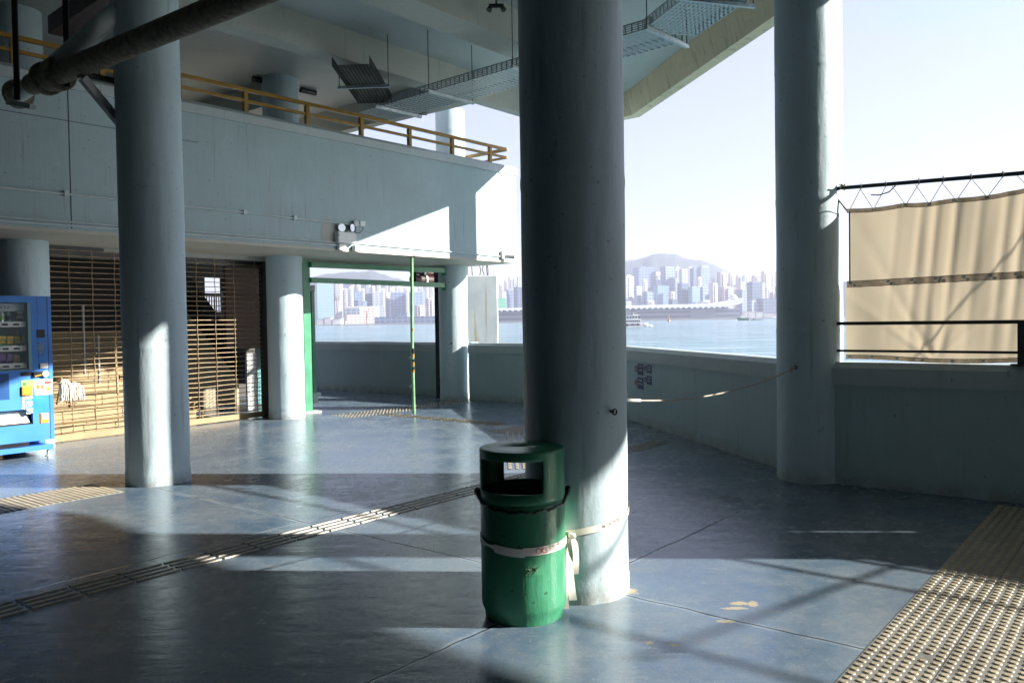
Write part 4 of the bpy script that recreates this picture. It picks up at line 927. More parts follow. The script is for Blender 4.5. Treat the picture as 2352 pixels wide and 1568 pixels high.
# ---- tactile paving
def studs(name, corner, nu, nv, label, pitch=.0535, sgn=1, sheet=True):
    F = Fr(corner, AZU); t = thing(name, label, 'tactile paving', corner, 'tactile stud strips on the floor')
    m = MB(); m.fb(F, 0, nu * pitch, 0, sgn * nv * pitch, .0005, .004) if sgn > 0 else m.fb(F, 0, nu * pitch, -nv * pitch, 0, .0005, .004)
    if sheet: m.build('base_sheet', M['tactbase'], t)
    m = MB(); n = 14; cs = [(math.cos(2 * math.pi * k / n), math.sin(2 * math.pi * k / n)) for k in range(n)]
    top = [tuple(range(2 * n, 3 * n))]; fs = [(k, (k + 1) % n, n + (k + 1) % n, n + k) for k in range(n)] + [(n + k, n + (k + 1) % n, 2 * n + (k + 1) % n, 2 * n + k) for k in range(n)] + top
    rs = random.Random(int(corner[0] * 100)); joint = MB()
    for i in range(nu):
        for j in range(nv):
            if rs.random() < .006: continue
            c = F.P((i + .5 + .015 * (i // 6 % 2)) * pitch + rs.gauss(0, .0004), sgn * (j + .5) * pitch + .0012 * ((i // 6 + j // 6) % 2) + rs.gauss(0, .0004), .004); m.add([(c.x + .0185 * a, c.y + .0185 * b, .004) for a, b in cs] + [(c.x + .0165 * a, c.y + .0165 * b, .0085) for a, b in cs] + [(c.x + .0135 * a, c.y + .0135 * b, .0095) for a, b in cs], fs)
    if sheet:
        for i in range(0, nu + 1, 6): joint.fb(F, i * pitch - .0015, i * pitch + .0015, min(0, sgn * nv * pitch), max(0, sgn * nv * pitch), .0035, .0045)
        a_, b_ = sgn * 6 * pitch - .0015, sgn * 6 * pitch + .0015; joint.fb(F, 0, nu * pitch, a_, b_, .0034, .0047); joint.build('tile_joints', M['dark'], t)
    o = m.build('studs', M['tactile'], t, fixn=False)
    if nu * nv > 100: o['kind'] = 'stuff'
    for p_ in o.data.polygons: p_.use_smooth = len(p_.vertices) == 4
FT = Fr(gp(1920, 1566), AZU)
studs('tactile_strip', FT.P(-.55, 0, 0), 86, 12, 'broad tan studded strip at the right running to the parapet')
FT2 = Fr(gp(293, 1128), AZU); studs('tactile_strip', FT2.P(-3.3, 0, 0), 61, 12, 'tan studded strip at the left edge beside the left column', sgn=-1)
FT3 = Fr(gp(812, 960), AZU); studs('tactile_strip', FT3.P(0, 0, 0), 42, 8, 'far studded strip crossing behind the green pole', .078, sgn=-1, sheet=False)
jq = gp(1190, 980); studs('tactile_strip', jq + Vector((-.45, -.45, 0)), 12, 11, 'small studded junction where two guide paths meet left of the column', sheet=False)
jq = gp(1192, 1092); studs('tactile_strip', jq + Vector((-.25, -.27, 0)), 11, 6, 'small studded junction seen through the bin opening', sheet=False)
def guide(F, L_, n, label, seg=.295, pitch=.075, w_=.026):
    t = thing('guide_bars', label, 'tactile guide bars', F.P(0, 0, 0), 'guide bar paths on the floor')
    m = MB(); k = int(L_ / seg)
    for i in range(k):
        for j in range(n):
            a_, b_ = i * seg + .012, (i + 1) * seg - .012; tt = j * pitch; h_ = w_ / 2
            m.fprof(F, [(tt - h_, .0005), (tt - h_ * .72, .0075), (tt + h_ * .72, .0075), (tt + h_, .0005)], a_, b_)
    m.build('raised_bars', M['bars'], t)
    return t
GF = Fr(gp(31, 1380), AZU); guide(Fr(GF.P(-1.18, 0, 0), AZU), 8.6, 4, 'long path of four tan bars from lower left to the bin')
G2 = Fr(gp(1148, 977), AZV); guide(G2, 2.9, 4, 'far path of four thin bars running toward the green pole', .295, .075, .02)
G3 = Fr(gp(1171, 1078), -.8); guide(G3, 2.9, 4, 'short path of wide bars just left of the middle column', .145, .077, .036)

# ---- vending machine
vf = gp(127, 1046); FV = Fr(vf, 41.0)                                # s increases to the right, front face t=0
vm = thing('vending_machine', 'blue drinks vending machine cut off by the left edge', 'vending machine', FV.P(-.6, -.4, 0))
H0, H1, VW = .085, 1.93, 1.15
def sv(x, y, t=0.): return FV.hit(x, y, t)
m = MB()
gx0 = -1.05; gx1 = sv(72, 780)[0]; gz1 = sv(60, 695)[1]; gz0 = sv(60, 850)[1]
m.fb(FV, -VW, 0, -.80, -.30, H0 + .06, H1); m.fb(FV, gx1, 0, -.30, 0, H0 + .12, H1); m.fb(FV, -VW, gx1, -.30, 0, gz1, H1); m.fb(FV, -VW, gx0, -.30, 0, gz0, gz1)
pz1 = sv(60, 940)[1]; pz0 = sv(60, 975)[1]; px1 = sv(76, 960)[0]
m.fb(FV, -VW, gx1, -.30, 0, pz1, gz0); m.fb(FV, px1, gx1, -.30, 0, H0 + .12, pz1); m.fb(FV, -VW, px1, -.30, 0, H0 + .12, pz0)
body = m.build('cabinet', M['blue'], vm)
m = MB(); m.fb(FV, -VW, -.012, -.75, -.004, H0, H0 + .062); m.build('base_grille', M['blue'], vm)
m = MB()
for k in range(5): m.fb(FV, -VW + .02, -.28, -.003, .002, H0 + .07 + k * .011, H0 + .075 + k * .011)
m.build('vent_slats', M['dark'], vm)
m = MB(); m.tube([FV.P(-.05, -.08, 0), FV.P(-.05, -.08, H0)], .016, 8); m.disc(FV.P(-.05, -.08, 0), (0, 0, 1), .035, .008); m.build('foot', M['lgrey'], vm)
m = MB(); m.tube([FV.P(-.05, -.7, 0), FV.P(-.05, -.7, H0)], .016, 8); m.build('foot', M['lgrey'], vm)
m = MB(); m.fb(FV, -.045, -.041, .001, .003, H0 + .13, H1 - .01); m.fb(FV, -.155, -.153, .0005, .0015, gz0, H1 - .01); m.build('door_seam', M['dark'], vm)
# display
inner = simple('display_lining', (.16, .32, .34), .5, 0, .05)
m = MB(); m.fb(FV, gx0, gx1, -.30, -.292, gz0, gz1); m.fb(FV, gx0, gx1, -.29, -.002, gz0, gz0 + .01); m.fb(FV, gx1 - .035, gx1 - .001, -.29, .004, gz0 + .002, gz1); m.build('display_lining', inner, vm)
gl_ = NG('display_glass'); gsh = gl_.bsdf((.8, .9, .9), .05, 0, None, .5); tr = gl_.n('BsdfTransparent'); mx = gl_.n('MixShader'); mx.inputs[0].default_value = .05; gl_.t.links.new(tr.outputs[0], mx.inputs[1]); gl_.t.links.new(gsh, mx.inputs[2]); gl_.fin(mx.outputs[0])
m = MB(); m.fb(FV, gx0, gx1 - .03, -.012, -.006, gz0 + .01, gz1 - .005); m.build('display_glass', gl_.m, vm)
shelf = [sv(50, y, -.08)[1] for y in (744, 799, 839)]
for z in shelf:
    m = MB(); m.fb(FV, gx0, gx1 - .036, -.285, -.07, z, z + .010); m.fb(FV, gx0, gx1 - .036, -.07, -.06, z - .035, z + .03); sf = m.build('shelf', M['lgrey'], vm)
    m = MB()
    for k in range(8): s_ = gx1 - .14 - k * .118; m.tube([FV.P(s_ - .03, -.058, z - .005), FV.P(s_ + .03, -.058, z - .005)], .012, 8)
    m.build('select_buttons', M['black'], sf)
m = MB(); m.fb(FV, gx0, gx1 - .036, -.2, -.10, gz1 - .1, gz1 - .01); m.build('header_strip', M['cap'], vm)
text_mesh('1 2 3 4 5 6', .05, M['blk'], 'printed_lettering', vm, basis(FV.P(gx1 - .3, -.098, gz1 - .055), FV.u, (0, 0, 1)))
text_mesh('維他奶', .075, M['cap'], 'printed_lettering', vm, basis(FV.P(gx1 - .28, -.28, gz1 - .15), FV.u, (0, 0, 1)))
def vbox(name, x0, y0, x1, y1, t0, t1, mt, par=vm, bev=.003): s0, z1 = sv(x0, y0); s1, z0 = sv(x1, y1); m = MB(); m.fb(FV, s0, s1, t0, t1, z0, z1); return m.build(name, M[mt] if isinstance(mt, str) else mt, par, bev)
vbox('card_reader', 84, 757, 103, 775, .001, .008, 'black')
vbox('coin_slot', 91, 834, 110, 845, .001, .014, 'lgrey')
vbox('note_slot', 48, 855, 74, 862, .001, .01, 'black')
s_, z_ = sv(96, 859); m = MB(); m.fb(FV, s_ - .11, s_ + .06, .001, .03, z_ - .03, z_ + .035); m.build('lock_plate', M['black'], vm, .02)
m = MB(); m.disc(FV.P(s_ + .03, .03, z_ + .005), FV.n, .037, .012); m.build('lock_dial', M['lgrey'], vm)
m = MB(); m.bar(FV.P(s_ - .09, .036, z_ - .02), FV.P(s_ - .02, .036, z_ - .005), .02, .012); m.build('lever', M['orange'], vm)
vbox('price_label', 48, 874, 78, 890, .001, .004, 'limeg'); vbox('price_label', 79, 872, 121, 905, .001, .0035, 'paper'); vbox('orange_card_panel', 48, 887, 74, 907, .005, .03, 'orange', vm, .01)
for x, y, x2, y2, mt in ((82, 877, 98, 879, 'red'), (102, 876, 117, 880, 'red'), (83, 884, 91, 892, 'yellow'), (94, 884, 100, 893, 'yellow'), (106, 888, 115, 896, 'orange'), (52, 878, 60, 885, 'green')): vbox('label_mark', x, y, x2, y2, .0045, .006, mt, vm, 0)
vbox('sticker_panel', 62, 912, 112, 945, .001, .002, simple('brighter_blue', (.02, .22, .72), .4))
s_, z_ = sv(66, 920); text_mesh('維他奶', .085, M['paper'], 'printed_lettering', vm, basis(FV.P(s_ - .0, .004, z_ - .035), Vector((0, 0, -1)), FV.u))
s_, z_ = sv(55, 920); text_mesh('Vitasoy', .065, M['paper'], 'printed_lettering', vm, basis(FV.P(s_, .004, z_ - .01), Vector((0, 0, -1)), FV.u))
vbox('bill_panel', -40, 861, 22, 917, .001, .004, simple('deep_blue_panel', (.015, .07, .22), .3)); 
m = MB(); m.fb(FV, -VW + .02, px1 - .002, -.28, -.01, pz0 + .001, pz0 + .01); m.build('tray_floor', M['dark'], vm)
m = MB(); (q_a, q_z1), (q_b, q_z0) = sv(-5, 944, -.03), sv(72, 972, -.03); m.hexa([FV.P(-VW + .05, -.03, pz0 + .02), FV.P(px1 - .03, -.03, pz0 + .02), FV.P(px1 - .03, -.05, pz0 + .02), FV.P(-VW + .05, -.05, pz0 + .02), FV.P(-VW + .05, -.10, pz1 - .02), FV.P(px1 - .03, -.10, pz1 - .02), FV.P(px1 - .03, -.12, pz1 - .02), FV.P(-VW + .05, -.12, pz1 - .02)]); m.build('delivery_flap', M['paper'], vm)
vbox('coin_return', 92, 949, 112, 970, .001, .012, 'orange', vm, .012); vbox('coin_return_cup', 94, 951, 110, 962, .010, .016, 'grey', vm, .006)
m = MB(); r_ = random.Random(9)
for k in range(60):
    s_, z_ = sv(93 + r_.gauss(0, 5), 800 + r_.gauss(0, 9)); a = r_.uniform(.3, 1.9); d = FV.u * math.cos(a) * .05 * r_.random() + Vector((0, 0, math.sin(a) * .06 * r_.random())); c = FV.P(s_, .0012, z_); m.bar(c - d, c + d + FV.u * .001, .0016, .001)
m.build('scratches', M['cap'], vm)
def carton(x0, x1, y0, zf, mt, label, words=None, wm=None, cat='drink carton'):
    s0 = sv(x0, y0, -.16)[0]; s1 = sv(x1, y0, -.16)[0]; z1 = sv(x0, y0, -.14)[1]; z0 = zf + .0105
    t = thing('drink_carton', label, cat, FV.P((s0 + s1) / 2, -.17, z0), 'drink cartons in the machine')
    m = MB(); m.fb(FV, s0, s1, -.20, -.14, z0, z1); m.build('carton_box', mt, t, .003)
    m = MB(); m.fb(FV, s0 + .006, s1 - .006, -.1395, -.1385, z0 + (z1 - z0) * .12, z0 + (z1 - z0) * .35); m.build('printed_band', wm or M['red'], t)
    if words: text_mesh(words, (z1 - z0) * .24, wm or M['blk'], 'printed_lettering', t, basis(FV.P((s0 + s1) / 2, -.137, z0 + (z1 - z0) * .65), FV.u, (0, 0, 1)))
ylw = simple('carton_yellow', (.85, .55, .01), .45); pur = simple('carton_purple', (.20, .09, .28), .45); crm = simple('carton_cream', (.70, .58, .30), .45); grn = simple('carton_green', (.10, .30, .08), .45)
carton(37, 52, 712, shelf[0], M['paper'], 'left white drink carton on the top shelf', '維他奶', M['blk']); carton(54, 69, 712, shelf[0], M['paper'], 'right white drink carton on the top shelf', '維他奶', M['blk'])
for (a, b), w_ in zip(((-4, 12), (15, 29), (32, 45), (48, 63)), ('leftmost', 'second from left', 'third from left', 'rightmost')): carton(a, b, 772, shelf[1], ylw, w_ + ' yellow drink carton on the middle shelf', '菊花茶', M['green'])
carton(-2, 12, 812, shelf[2], pur, 'left purple drink carton on the bottom shelf', None, M['navy']); carton(15, 28, 812, shelf[2], pur, 'right purple drink carton on the bottom shelf', None, M['navy'])
carton(31, 45, 816, shelf[2], crm, 'cream drink carton between purple and green ones', '麥精', M['wood']); carton(48, 63, 815, shelf[2], grn, 'green and white drink carton at the bottom right', None, M['paper'])
for k, x in enumerate((3, 20)):
    s_ = sv(x, 712, -.16)[0]; c = FV.P(s_, -.17, 0); z0 = shelf[0] + .011; t = thing('drink_bottle', ('green labelled', 'clear plain')[k] + ' bottle on the top shelf of the machine', 'bottle', FV.P(s_, -.17, z0))
    m = MB(); m.lathe((c.x, c.y), [(.028, z0), (.03, z0 + .02), (.03, z0 + .11), (.012, z0 + .15), (.012, z0 + .17)], 16); m.build('bottle_body', (M['glassl'], inner)[k], t)
    m = MB(); m.lathe((c.x, c.y), [(.031, z0 + .04), (.031, z0 + .09)], 16); m.build('label_band', (M['limeg'], M['navy'])[k], t)

# ============================================================ FAR SHORE
def ridge(name, pts, dist, depth, col, label):
    Xs = [(pd(x, y, dist).x, pd(x, y, dist).z) for x, y in pts]; x0, x1 = Xs[0][0], Xs[-1][0]; nx, ny = 260, 40
    def prof(x):
        for (a, z), (b, z2) in zip(Xs, Xs[1:]):
            if a <= x <= b: k = (x - a) / (b - a); k = k * k * (3 - 2 * k) * .5 + k * .5; return z + (z2 - z) * k
        return 0
    m = MB(); vs = []
    for i in range(nx + 1):
        x = x0 + (x1 - x0) * i / nx
        for j in range(ny + 1):
            q = j / ny; f = math.sin(math.pi * min(1, q * 1.0) * .98 + .0) ** .8 if q > 0 else 0
            h_ = (prof(x) - SEA) * f; h_ *= 1 + .10 * noise.noise(Vector((x * .004, q * 4, 1))) * (1 - abs(f)) ; h_ += 10 * noise.noise(Vector((x * .02, q * 10, 3))) * f * (1 - f) * 4
            h_ += f ** 6 * (7 * noise.noise(Vector((x * .012, 7, 2))) + 4 * noise.noise(Vector((x * .045, q * 30, 5))))
            vs.append((x * (1 + (q - .5) * depth / dist), dist + (q - .5) * depth, SEA + h_))
    m.add(vs, [(i * (ny + 1) + j, (i + 1) * (ny + 1) + j, (i + 1) * (ny + 1) + j + 1, i * (ny + 1) + j + 1) for i in range(nx) for j in range(ny)], True)
    g = NG(name + '_scrub'); p = g.pos(); c = g.mix(g.rng(g.noise(p, .012, 6, .65), .35, .65), tuple(k * .6 for k in col), tuple(k * 1.5 for k in col)); g.fin(g.bsdf(c, .9))
    o = m.build(name, g.m); tag(o, label, None, None, 'structure')
ridge('hills', [(1360, 720), (1390, 640), (1436, 601), (1475, 593), (1503, 585), (1527, 583), (1549, 585), (1571, 593), (1610, 599), (1634, 606), (1668, 623), (1705, 640), (1760, 690), (1830, 720)], 4000, 1500, (.03, .05, .05), 'broad blue hill behind the towers on the right')
ridge('hills', [(560, 700), (640, 655), (730, 634), (790, 626), (851, 622), (880, 630), (905, 640), (951, 650), (1010, 655), (1080, 690), (1160, 720)], 3900, 1300, (.03, .05, .05), 'long blue hill behind the towers on the left')
m = MB(); m.box(-3200, 3300, 1765, 5600, SEA - 2, SEA + 2.2); tag(m.build('far_shore', simple('shore_concrete', (.30, .29, .27), .8, 0, .2, .01)), None, None, None, 'structure')
CG = 'towers on the far shore'
def tower(x0, x1, yt, dist, mt, label, crown=.5, rot=None, base=SEA):
    X0, X1 = pd(x0, yt, dist).x, pd(x1, yt, dist).x; zt4 = pd((x0 + x1) / 2, yt, dist).z; W_ = X1 - X0; r_ = random.Random(int(x0 * 7 + yt))
    th = R(rot if rot is not None else r_.uniform(12, 30)); D_ = r_.uniform(.5, .8) * W_; a = (W_ - D_ * math.sin(th)) / math.cos(th); a = max(a, W_ * .35)
    c = Vector(((X0 + X1) / 2, dist)); e = Vector((math.cos(th), math.sin(th))); f = Vector((-math.sin(th), math.cos(th)))
    # front edge from e-direction; right side faces the sun
    t = thing('city_tower', label, 'tower block', (c.x, c.y, base), CG); ra = c
    def foot(k): return [ra - e * a / 2 * k - f * D_ / 2 * k, ra + e * a / 2 * k - f * D_ / 2 * k, ra + e * a / 2 * k + f * D_ / 2 * k, ra - e * a / 2 * k + f * D_ / 2 * k]
    H_ = zt4 - base; m = MB(); m.prism(foot(1), base, base + H_ * (1 - .06 * crown)); m.build('tower_body', B[mt], t)
    m = MB(); m.prism(foot(r_.uniform(.35, .8)), base + H_ * (1 - .06 * crown), base + H_ * (1 - .06 * crown * r_.random())); m.build('roof_block', B['white'] if mt in ('white', 'cream', 'pink') else B['pale'], t)
    if mt in ('white', 'cream', 'pink'):
        m = MB(); q = [ra + e * (a * .5) * k1 - f * (D_ * .5 + W_ * .08) * 1 for k1 in (-.45, .45)]; m.prism([q[0], q[1], q[1] + f * W_ * .079, q[0] + f * W_ * .079], base, base + H_ * .93); m.build('stair_bay', B['pale'], t)
    return t
TW = [
 (721, 767, 645, 2500, 'glass', 'wide blue glass tower farthest left in the gate opening'), (765, 780, 643, 2520, 'pink', 'slim pinkish tower just right of the wide glass tower'),
 (786, 799, 660, 2500, 'cream', 'left of a pair of cream blocks in the gate opening'), (799, 812, 657, 2530, 'cream', 'right of a pair of cream blocks in the gate opening'), (804, 814, 640, 2900, 'white', 'tall thin white tower rising behind the cream pair'),
 (812, 831, 668, 2400, 'blue', 'squat blue block right of the cream pair'), (840, 851, 641, 2900, 'white', 'second tall thin white tower above the dark block'), (837, 856, 672, 2380, 'dark', 'darkest blue block in the middle of the gate opening'),
 (854, 875, 668, 2370, 'pale', 'pale block adjoining the darkest blue block'), (875, 884, 660, 2700, 'white', 'first small white block of the distant cluster'), (884, 896, 670, 2400, 'pale', 'narrow pale block left of the broad blue office'),
 (893, 907, 657, 2800, 'white', 'white block peeping over the broad blue office'), (896, 932, 669, 2380, 'blue', 'broad blue office block left of the green pole'), (910, 925, 655, 2820, 'white', 'white block just above the broad blue office centre'),
 (928, 940, 658, 2780, 'cream', 'cream block directly behind the green pole'), (939, 971, 668, 2370, 'blue', 'blue office block right of the green pole'), (944, 957, 657, 2800, 'white', 'white block above the office right of the green pole'),
 (960, 972, 656, 2830, 'cream', 'cream block at the right shoulder of that office'), (973, 985, 653, 2600, 'white', 'left white twin tower beside the shutter guide'), (986, 998, 655, 2620, 'white', 'right white twin tower beside the shutter guide'),
 (976, 1006, 684, 2300, 'cream', 'low cream block beside the black shutter guide'), (1146, 1158, 650, 2700, 'cream', 'cream tower just right of the concrete block'), (1158, 1168, 640, 2750, 'white', 'slim white tower right of the concrete block'),
 (1167, 1181, 634, 2650, 'cream', 'tallest cream tower near the left edge of the middle column'), (1187, 1199, 634, 2650, 'pale', 'tall pale tower near the left edge of the middle column'), (1198, 1212, 636, 2700, 'white', 'white tower touching the left edge of the middle column'),
 (1163, 1181, 663, 2350, 'blue', 'low blue block behind the terminal left of the column'), (1180, 1212, 657, 2320, 'dark', 'darker blue block touching the column left edge'), (1143, 1162, 683, 2200, 'green', 'block wrapped in green netting beside the concrete block'),
 (1430, 1456, 631, 2350, 'white', 'striped white office touching the middle column right edge'), (1455, 1504, 612, 2700, 'blue', 'broad tall blue tower under the hill summit left side'), (1455, 1475, 656, 2300, 'pale', 'low pale block before the broad tall blue tower'),
 (1475, 1500, 668, 2280, 'blue', 'low blue slab left of the two matching offices'), (1502, 1518, 640, 2600, 'dark', 'dark narrow block between the two broad towers'), (1501, 1520, 625, 2800, 'cream', 'cream tower between the two broad towers'),
 (1517, 1549, 609, 2700, 'blue', 'broad tall blue tower under the hill summit right side'), (1502, 1536, 654, 2330, 'glass', 'wide blue green office before the broad towers'), (1536, 1550, 668, 2250, 'cream', 'small cream block before the right broad tower'),
 (1548, 1562, 612, 2720, 'cream', 'cream tower right of the broad blue pair'), (1560, 1580, 614, 2650, 'pale', 'pale tower in the centre right of the hill'), (1556, 1582, 648, 2300, 'dark', 'dark office with white roof in the skyline centre'),
 (1580, 1590, 609, 2780, 'white', 'thin white tower above the dark office'), (1585, 1603, 612, 2680, 'dark', 'tall dark tower right of the pale tower'), (1581, 1607, 656, 2280, 'glass', 'teal office right of the dark office'),
 (1601, 1630, 610, 2600, 'blue', 'tall blue tower with white crown'), (1606, 1628, 658, 2290, 'blue', 'low blue block below the white crowned tower'), (1629, 1648, 648, 2400, 'cream', 'cream slab right of the white crowned tower'),
 (1632, 1642, 634, 2700, 'white', 'bright white tower above the cream slab'), (1647, 1672, 622, 2700, 'pink', 'pale pink estate block under the hill slope'), (1672, 1690, 626, 2750, 'cream', 'cream estate block lower down the hill slope'),
 (1650, 1690, 658, 2300, 'pink', 'wide pink block behind the curled roof tip'), (1690, 1704, 630, 2720, 'cream', 'cream block left of the open gap in the skyline'), (1704, 1719, 629, 2700, 'white', 'first white estate tower past the hill foot'),
 (1692, 1718, 664, 2350, 'blue', 'blue block right of the curled roof tip'), (1717, 1749, 645, 2300, 'dark', 'round shouldered dark blue tower past the hill'), (1727, 1748, 630, 2750, 'pink', 'pink estate tower above the round shouldered one'),
 (1748, 1769, 620, 2600, 'cream', 'tall cream estate tower second from the right column'), (1768, 1780, 625, 2650, 'white', 'white estate tower near the right column'), (1780, 1796, 621, 2620, 'cream', 'cream estate tower touching the right column'),
 (1781, 1800, 656, 2250, 'blue', 'blue block touching the right column'), (1740, 1783, 684, 2200, 'dark', 'low wide dark block near the right column'), (1716, 1742, 690, 2190, 'blue', 'low blue block right of the terminal end'),
 (1936, 1950, 645, 2300, 'blue', 'blue tower seen between right column and canvas')]
TW += [
 (724, 737, 638, 3050, 'white', 'pale block whose top peeks over the wide blue glass tower'), (778, 788, 648, 2950, 'pale', 'grey block between the pinkish tower and cream pair'), (818, 829, 652, 2960, 'cream', 'cream block peeping over the squat blue block'),
 (828, 838, 660, 2850, 'white', 'small white block just left of the second thin tower'), (852, 862, 655, 2900, 'cream', 'cream block above the left end of the pale block'), (864, 874, 650, 2980, 'white', 'white block above the right end of the pale block'),
 (883, 893, 651, 3000, 'cream', 'tallest cream block of the distant white cluster'), (901, 910, 650, 3000, 'white', 'thin white block left above the broad blue office'), (922, 931, 650, 3000, 'pale', 'grey block right above the broad blue office'),
 (934, 943, 648, 3020, 'white', 'white block rising just left of the green pole top'), (953, 963, 650, 3000, 'cream', 'cream block midway between green pole and white twins'), (963, 976, 664, 2500, 'pale', 'grey block tucked against the left white twin'),
 (996, 1007, 646, 2800, 'cream', 'cream block behind the black shutter guide top'), (766, 786, 690, 2250, 'pale', 'low grey block behind the tall red crane'), (830, 843, 690, 2240, 'blue', 'low blue block rising behind the long cream building'),
 (862, 884, 700, 2180, 'pale', 'low grey block right of the long cream building'), (952, 978, 700, 2150, 'pink', 'low pinkish block above the podium by the pole'), (1150, 1164, 668, 2500, 'pale', 'grey block above the green netting'),
 (1183, 1192, 648, 2800, 'white', 'white sliver between the two tall middle towers'), (1437, 1450, 655, 2500, 'cream', 'cream block partly behind the middle column edge'), (1474, 1486, 640, 2500, 'white', 'white slab rising before the broad blue pair left half'),
 (1436, 1450, 690, 2150, 'pale', 'low grey block above the terminal beside the ferry'), (1486, 1503, 690, 2150, 'cream', 'low cream block above the terminal left part'), (1536, 1556, 686, 2140, 'dark', 'low dark block above the terminal middle'),
 (1546, 1560, 640, 2500, 'blue', 'blue block filling the gap right of the broad pair'), (1600, 1611, 634, 2500, 'cream', 'cream block left foot of the white crowned tower'), (1640, 1652, 660, 2450, 'white', 'white block between cream slab and pink estate'),
 (1607, 1630, 688, 2140, 'pale', 'low grey block above the terminal right part'), (1664, 1676, 634, 2850, 'white', 'white estate tower between pink and cream blocks'), (1684, 1696, 640, 2800, 'pink', 'pink estate tower near the curled roof tip'),
 (1698, 1712, 644, 2500, 'pale', 'grey block above the blue block by the roof tip'), (1714, 1730, 634, 2850, 'cream', 'cream estate tower behind the round shouldered one'), (1746, 1757, 648, 2450, 'pale', 'grey block at the right shoulder of the dark tower'),
 (1757, 1772, 660, 2400, 'white', 'white block low before the tall cream estate tower'), (1768, 1784, 670, 2350, 'pink', 'pink block low near the right column')]
for a in TW: tower(*a)
# white low building in the gate opening
X0, X1 = pd(792, 716, 2000).x, pd(862, 716, 2000).x
t = thing('low_waterfront_building', 'long low cream building on the waterfront in the gate opening', 'building', ((X0 + X1) / 2, 2000, SEA))
m = MB(); m.prism([(X0, 2000), (X1, 2000 + 25), (X1, 2060), (X0, 2060)], SEA, pd(830, 703, 2000).z); m.build('building_body', B['cream'], t)
m = MB(); m.box(X0, (X0 + X1) * .5, 1996, 1999, pd(830, 722, 2000).z, pd(830, 706, 2000).z); m.build('glass_front', B['pale'], t)
X0, X1 = pd(860, 716, 1900).x, pd(1010, 716, 1900).x
t = thing('low_podium_building', 'low grey blue podium on the waterfront by the green pole', 'building', ((X0 + X1) / 2, 1900, SEA))
m = MB(); m.box(X0, X1, 1900, 1960, SEA, pd(930, 727, 1900).z); m.box(X0 + 55, X0 + 75, 1905, 1955, SEA + 5, pd(930, 718, 1900).z); m.build('podium_body', B['blue'], t)
for k, (x, y, w_) in enumerate(((774, 683, 1.2), (842, 712, 1))):
    c = pd(x, 735, 1850); zt5 = pd(x, y, 1850).z; t = thing('harbour_crane', ('tall red crane left of the low cream building', 'small red crane before the low cream building')[k], 'crane', (c.x, c.y, SEA))
    m = MB(); m.bar((c.x, c.y, SEA), (c.x, c.y, zt5), 1.6); m.build('mast', M['crane'], t); m = MB(); m.bar((c.x, c.y, SEA + 8), (c.x + 5, c.y, zt5 + 3), 1.0); m.build('jib', M['crane'], t)
# scattered sheds on the quay
r_ = random.Random(5)
for k, (x0, x1, y) in enumerate(((728, 742, 733), (745, 760, 730), (764, 783, 732), (1712, 1735, 716), (1737, 1752, 717), (1754, 1779, 720), (1780, 1795, 719))):
    X0, X1 = pd(x0, 730, 1820).x, pd(x1, 730, 1820).x; lb = ['leftmost white quay shed in the gate opening', 'second white quay shed in the gate opening', 'third white quay shed in the gate opening', 'white shed just past the terminal end', 'brightest square white shed past the terminal', 'long low white shed before the right column', 'white shed touching the right column'][k]
    t = thing('quay_shed', lb, 'shed', ((X0 + X1) / 2, 1820, SEA)); m = MB(); m.box(X0, X1, 1820, 1845, SEA, pd(x0, y, 1820).z); m.build('shed_wall', M['white'], t); z_ = pd(x0, y, 1820).z; m = MB(); m.box(X0 - .5, X1 + .5, 1818, 1847, z_, z_ + .8); m.build('shed_roof', M['grey'], t)
# cruise terminal
TD = 1800.; tX0 = pd(1100, 720, TD).x; tX1 = pd(1703, 720, TD).x; roofX = pd(1706, 690, TD).x
term = thing('cruise_terminal', 'long cruise terminal with white scalloped roof and curled tip', 'terminal building', ((tX0 + tX1) / 2, TD, SEA))
zr_ = pd(1500, 711, TD).z; zq = pd(1500, 700.5, TD).z
m = MB(); m.box(tX0, pd(1700, 720, TD).x, TD, TD + 70, SEA + 2, zr_ - .2); 
m.build('terminal_body', bldmat('terminal_cladding', (.22, .25, .30), (.10, .12, .16), 4.6, 80, .5), term)
m = MB(); n = 60; vs = []
for i in range(n + 1):
    k = i / n; x = tX0 + (roofX - tX0) * k; c_ = max(0, (k - .84) / .16); up = 11 * c_ ** 2.2; hh = (zq - zr_) * (.8 + .35 * k)
    for yy, zz_ in ((TD - 9, zr_ + up * 1.05 + (1.2 if k < .84 else 0)), (TD - 7, zr_ + hh + up), (TD + 60, zr_ + hh + up + .5), (TD + 66, zr_ + up)): vs.append((x, yy, zz_))
m.add(vs, [(i * 4 + j, (i + 1) * 4 + j, (i + 1) * 4 + (j + 1) % 4, i * 4 + (j + 1) % 4) for i in range(n) for j in range(4)] + [(0, 1, 2, 3), (n * 4 + 3, n * 4 + 2, n * 4 + 1, n * 4)]); m.build('scalloped_roof', M['white'], term)
m = MB(); px = (pd(1391, 720, TD).x - pd(1378.2, 720, TD).x); x = tX0 + 2
while x < pd(1662, 720, TD).x:
    m.add([(x, TD - 9.6, zr_ - .5), (x + px * .86, TD - 9.6, zr_ - .5), (x + px * .62, TD - 9.8, zr_ + 4.2), (x + px * .25, TD - 9.8, zr_ + 4.2), (x, TD - 1, zr_ - .5), (x + px * .86, TD - 1, zr_ - .5), (x + px * .62, TD - 1, zr_ + 4.2), (x + px * .25, TD - 1, zr_ + 4.2)], [(0, 1, 2, 3), (7, 6, 5, 4), (0, 4, 5, 1), (1, 5, 6, 2), (2, 6, 7, 3), (3, 7, 4, 0)]); x += px
m.build('arched_bays', B['dark'], term)
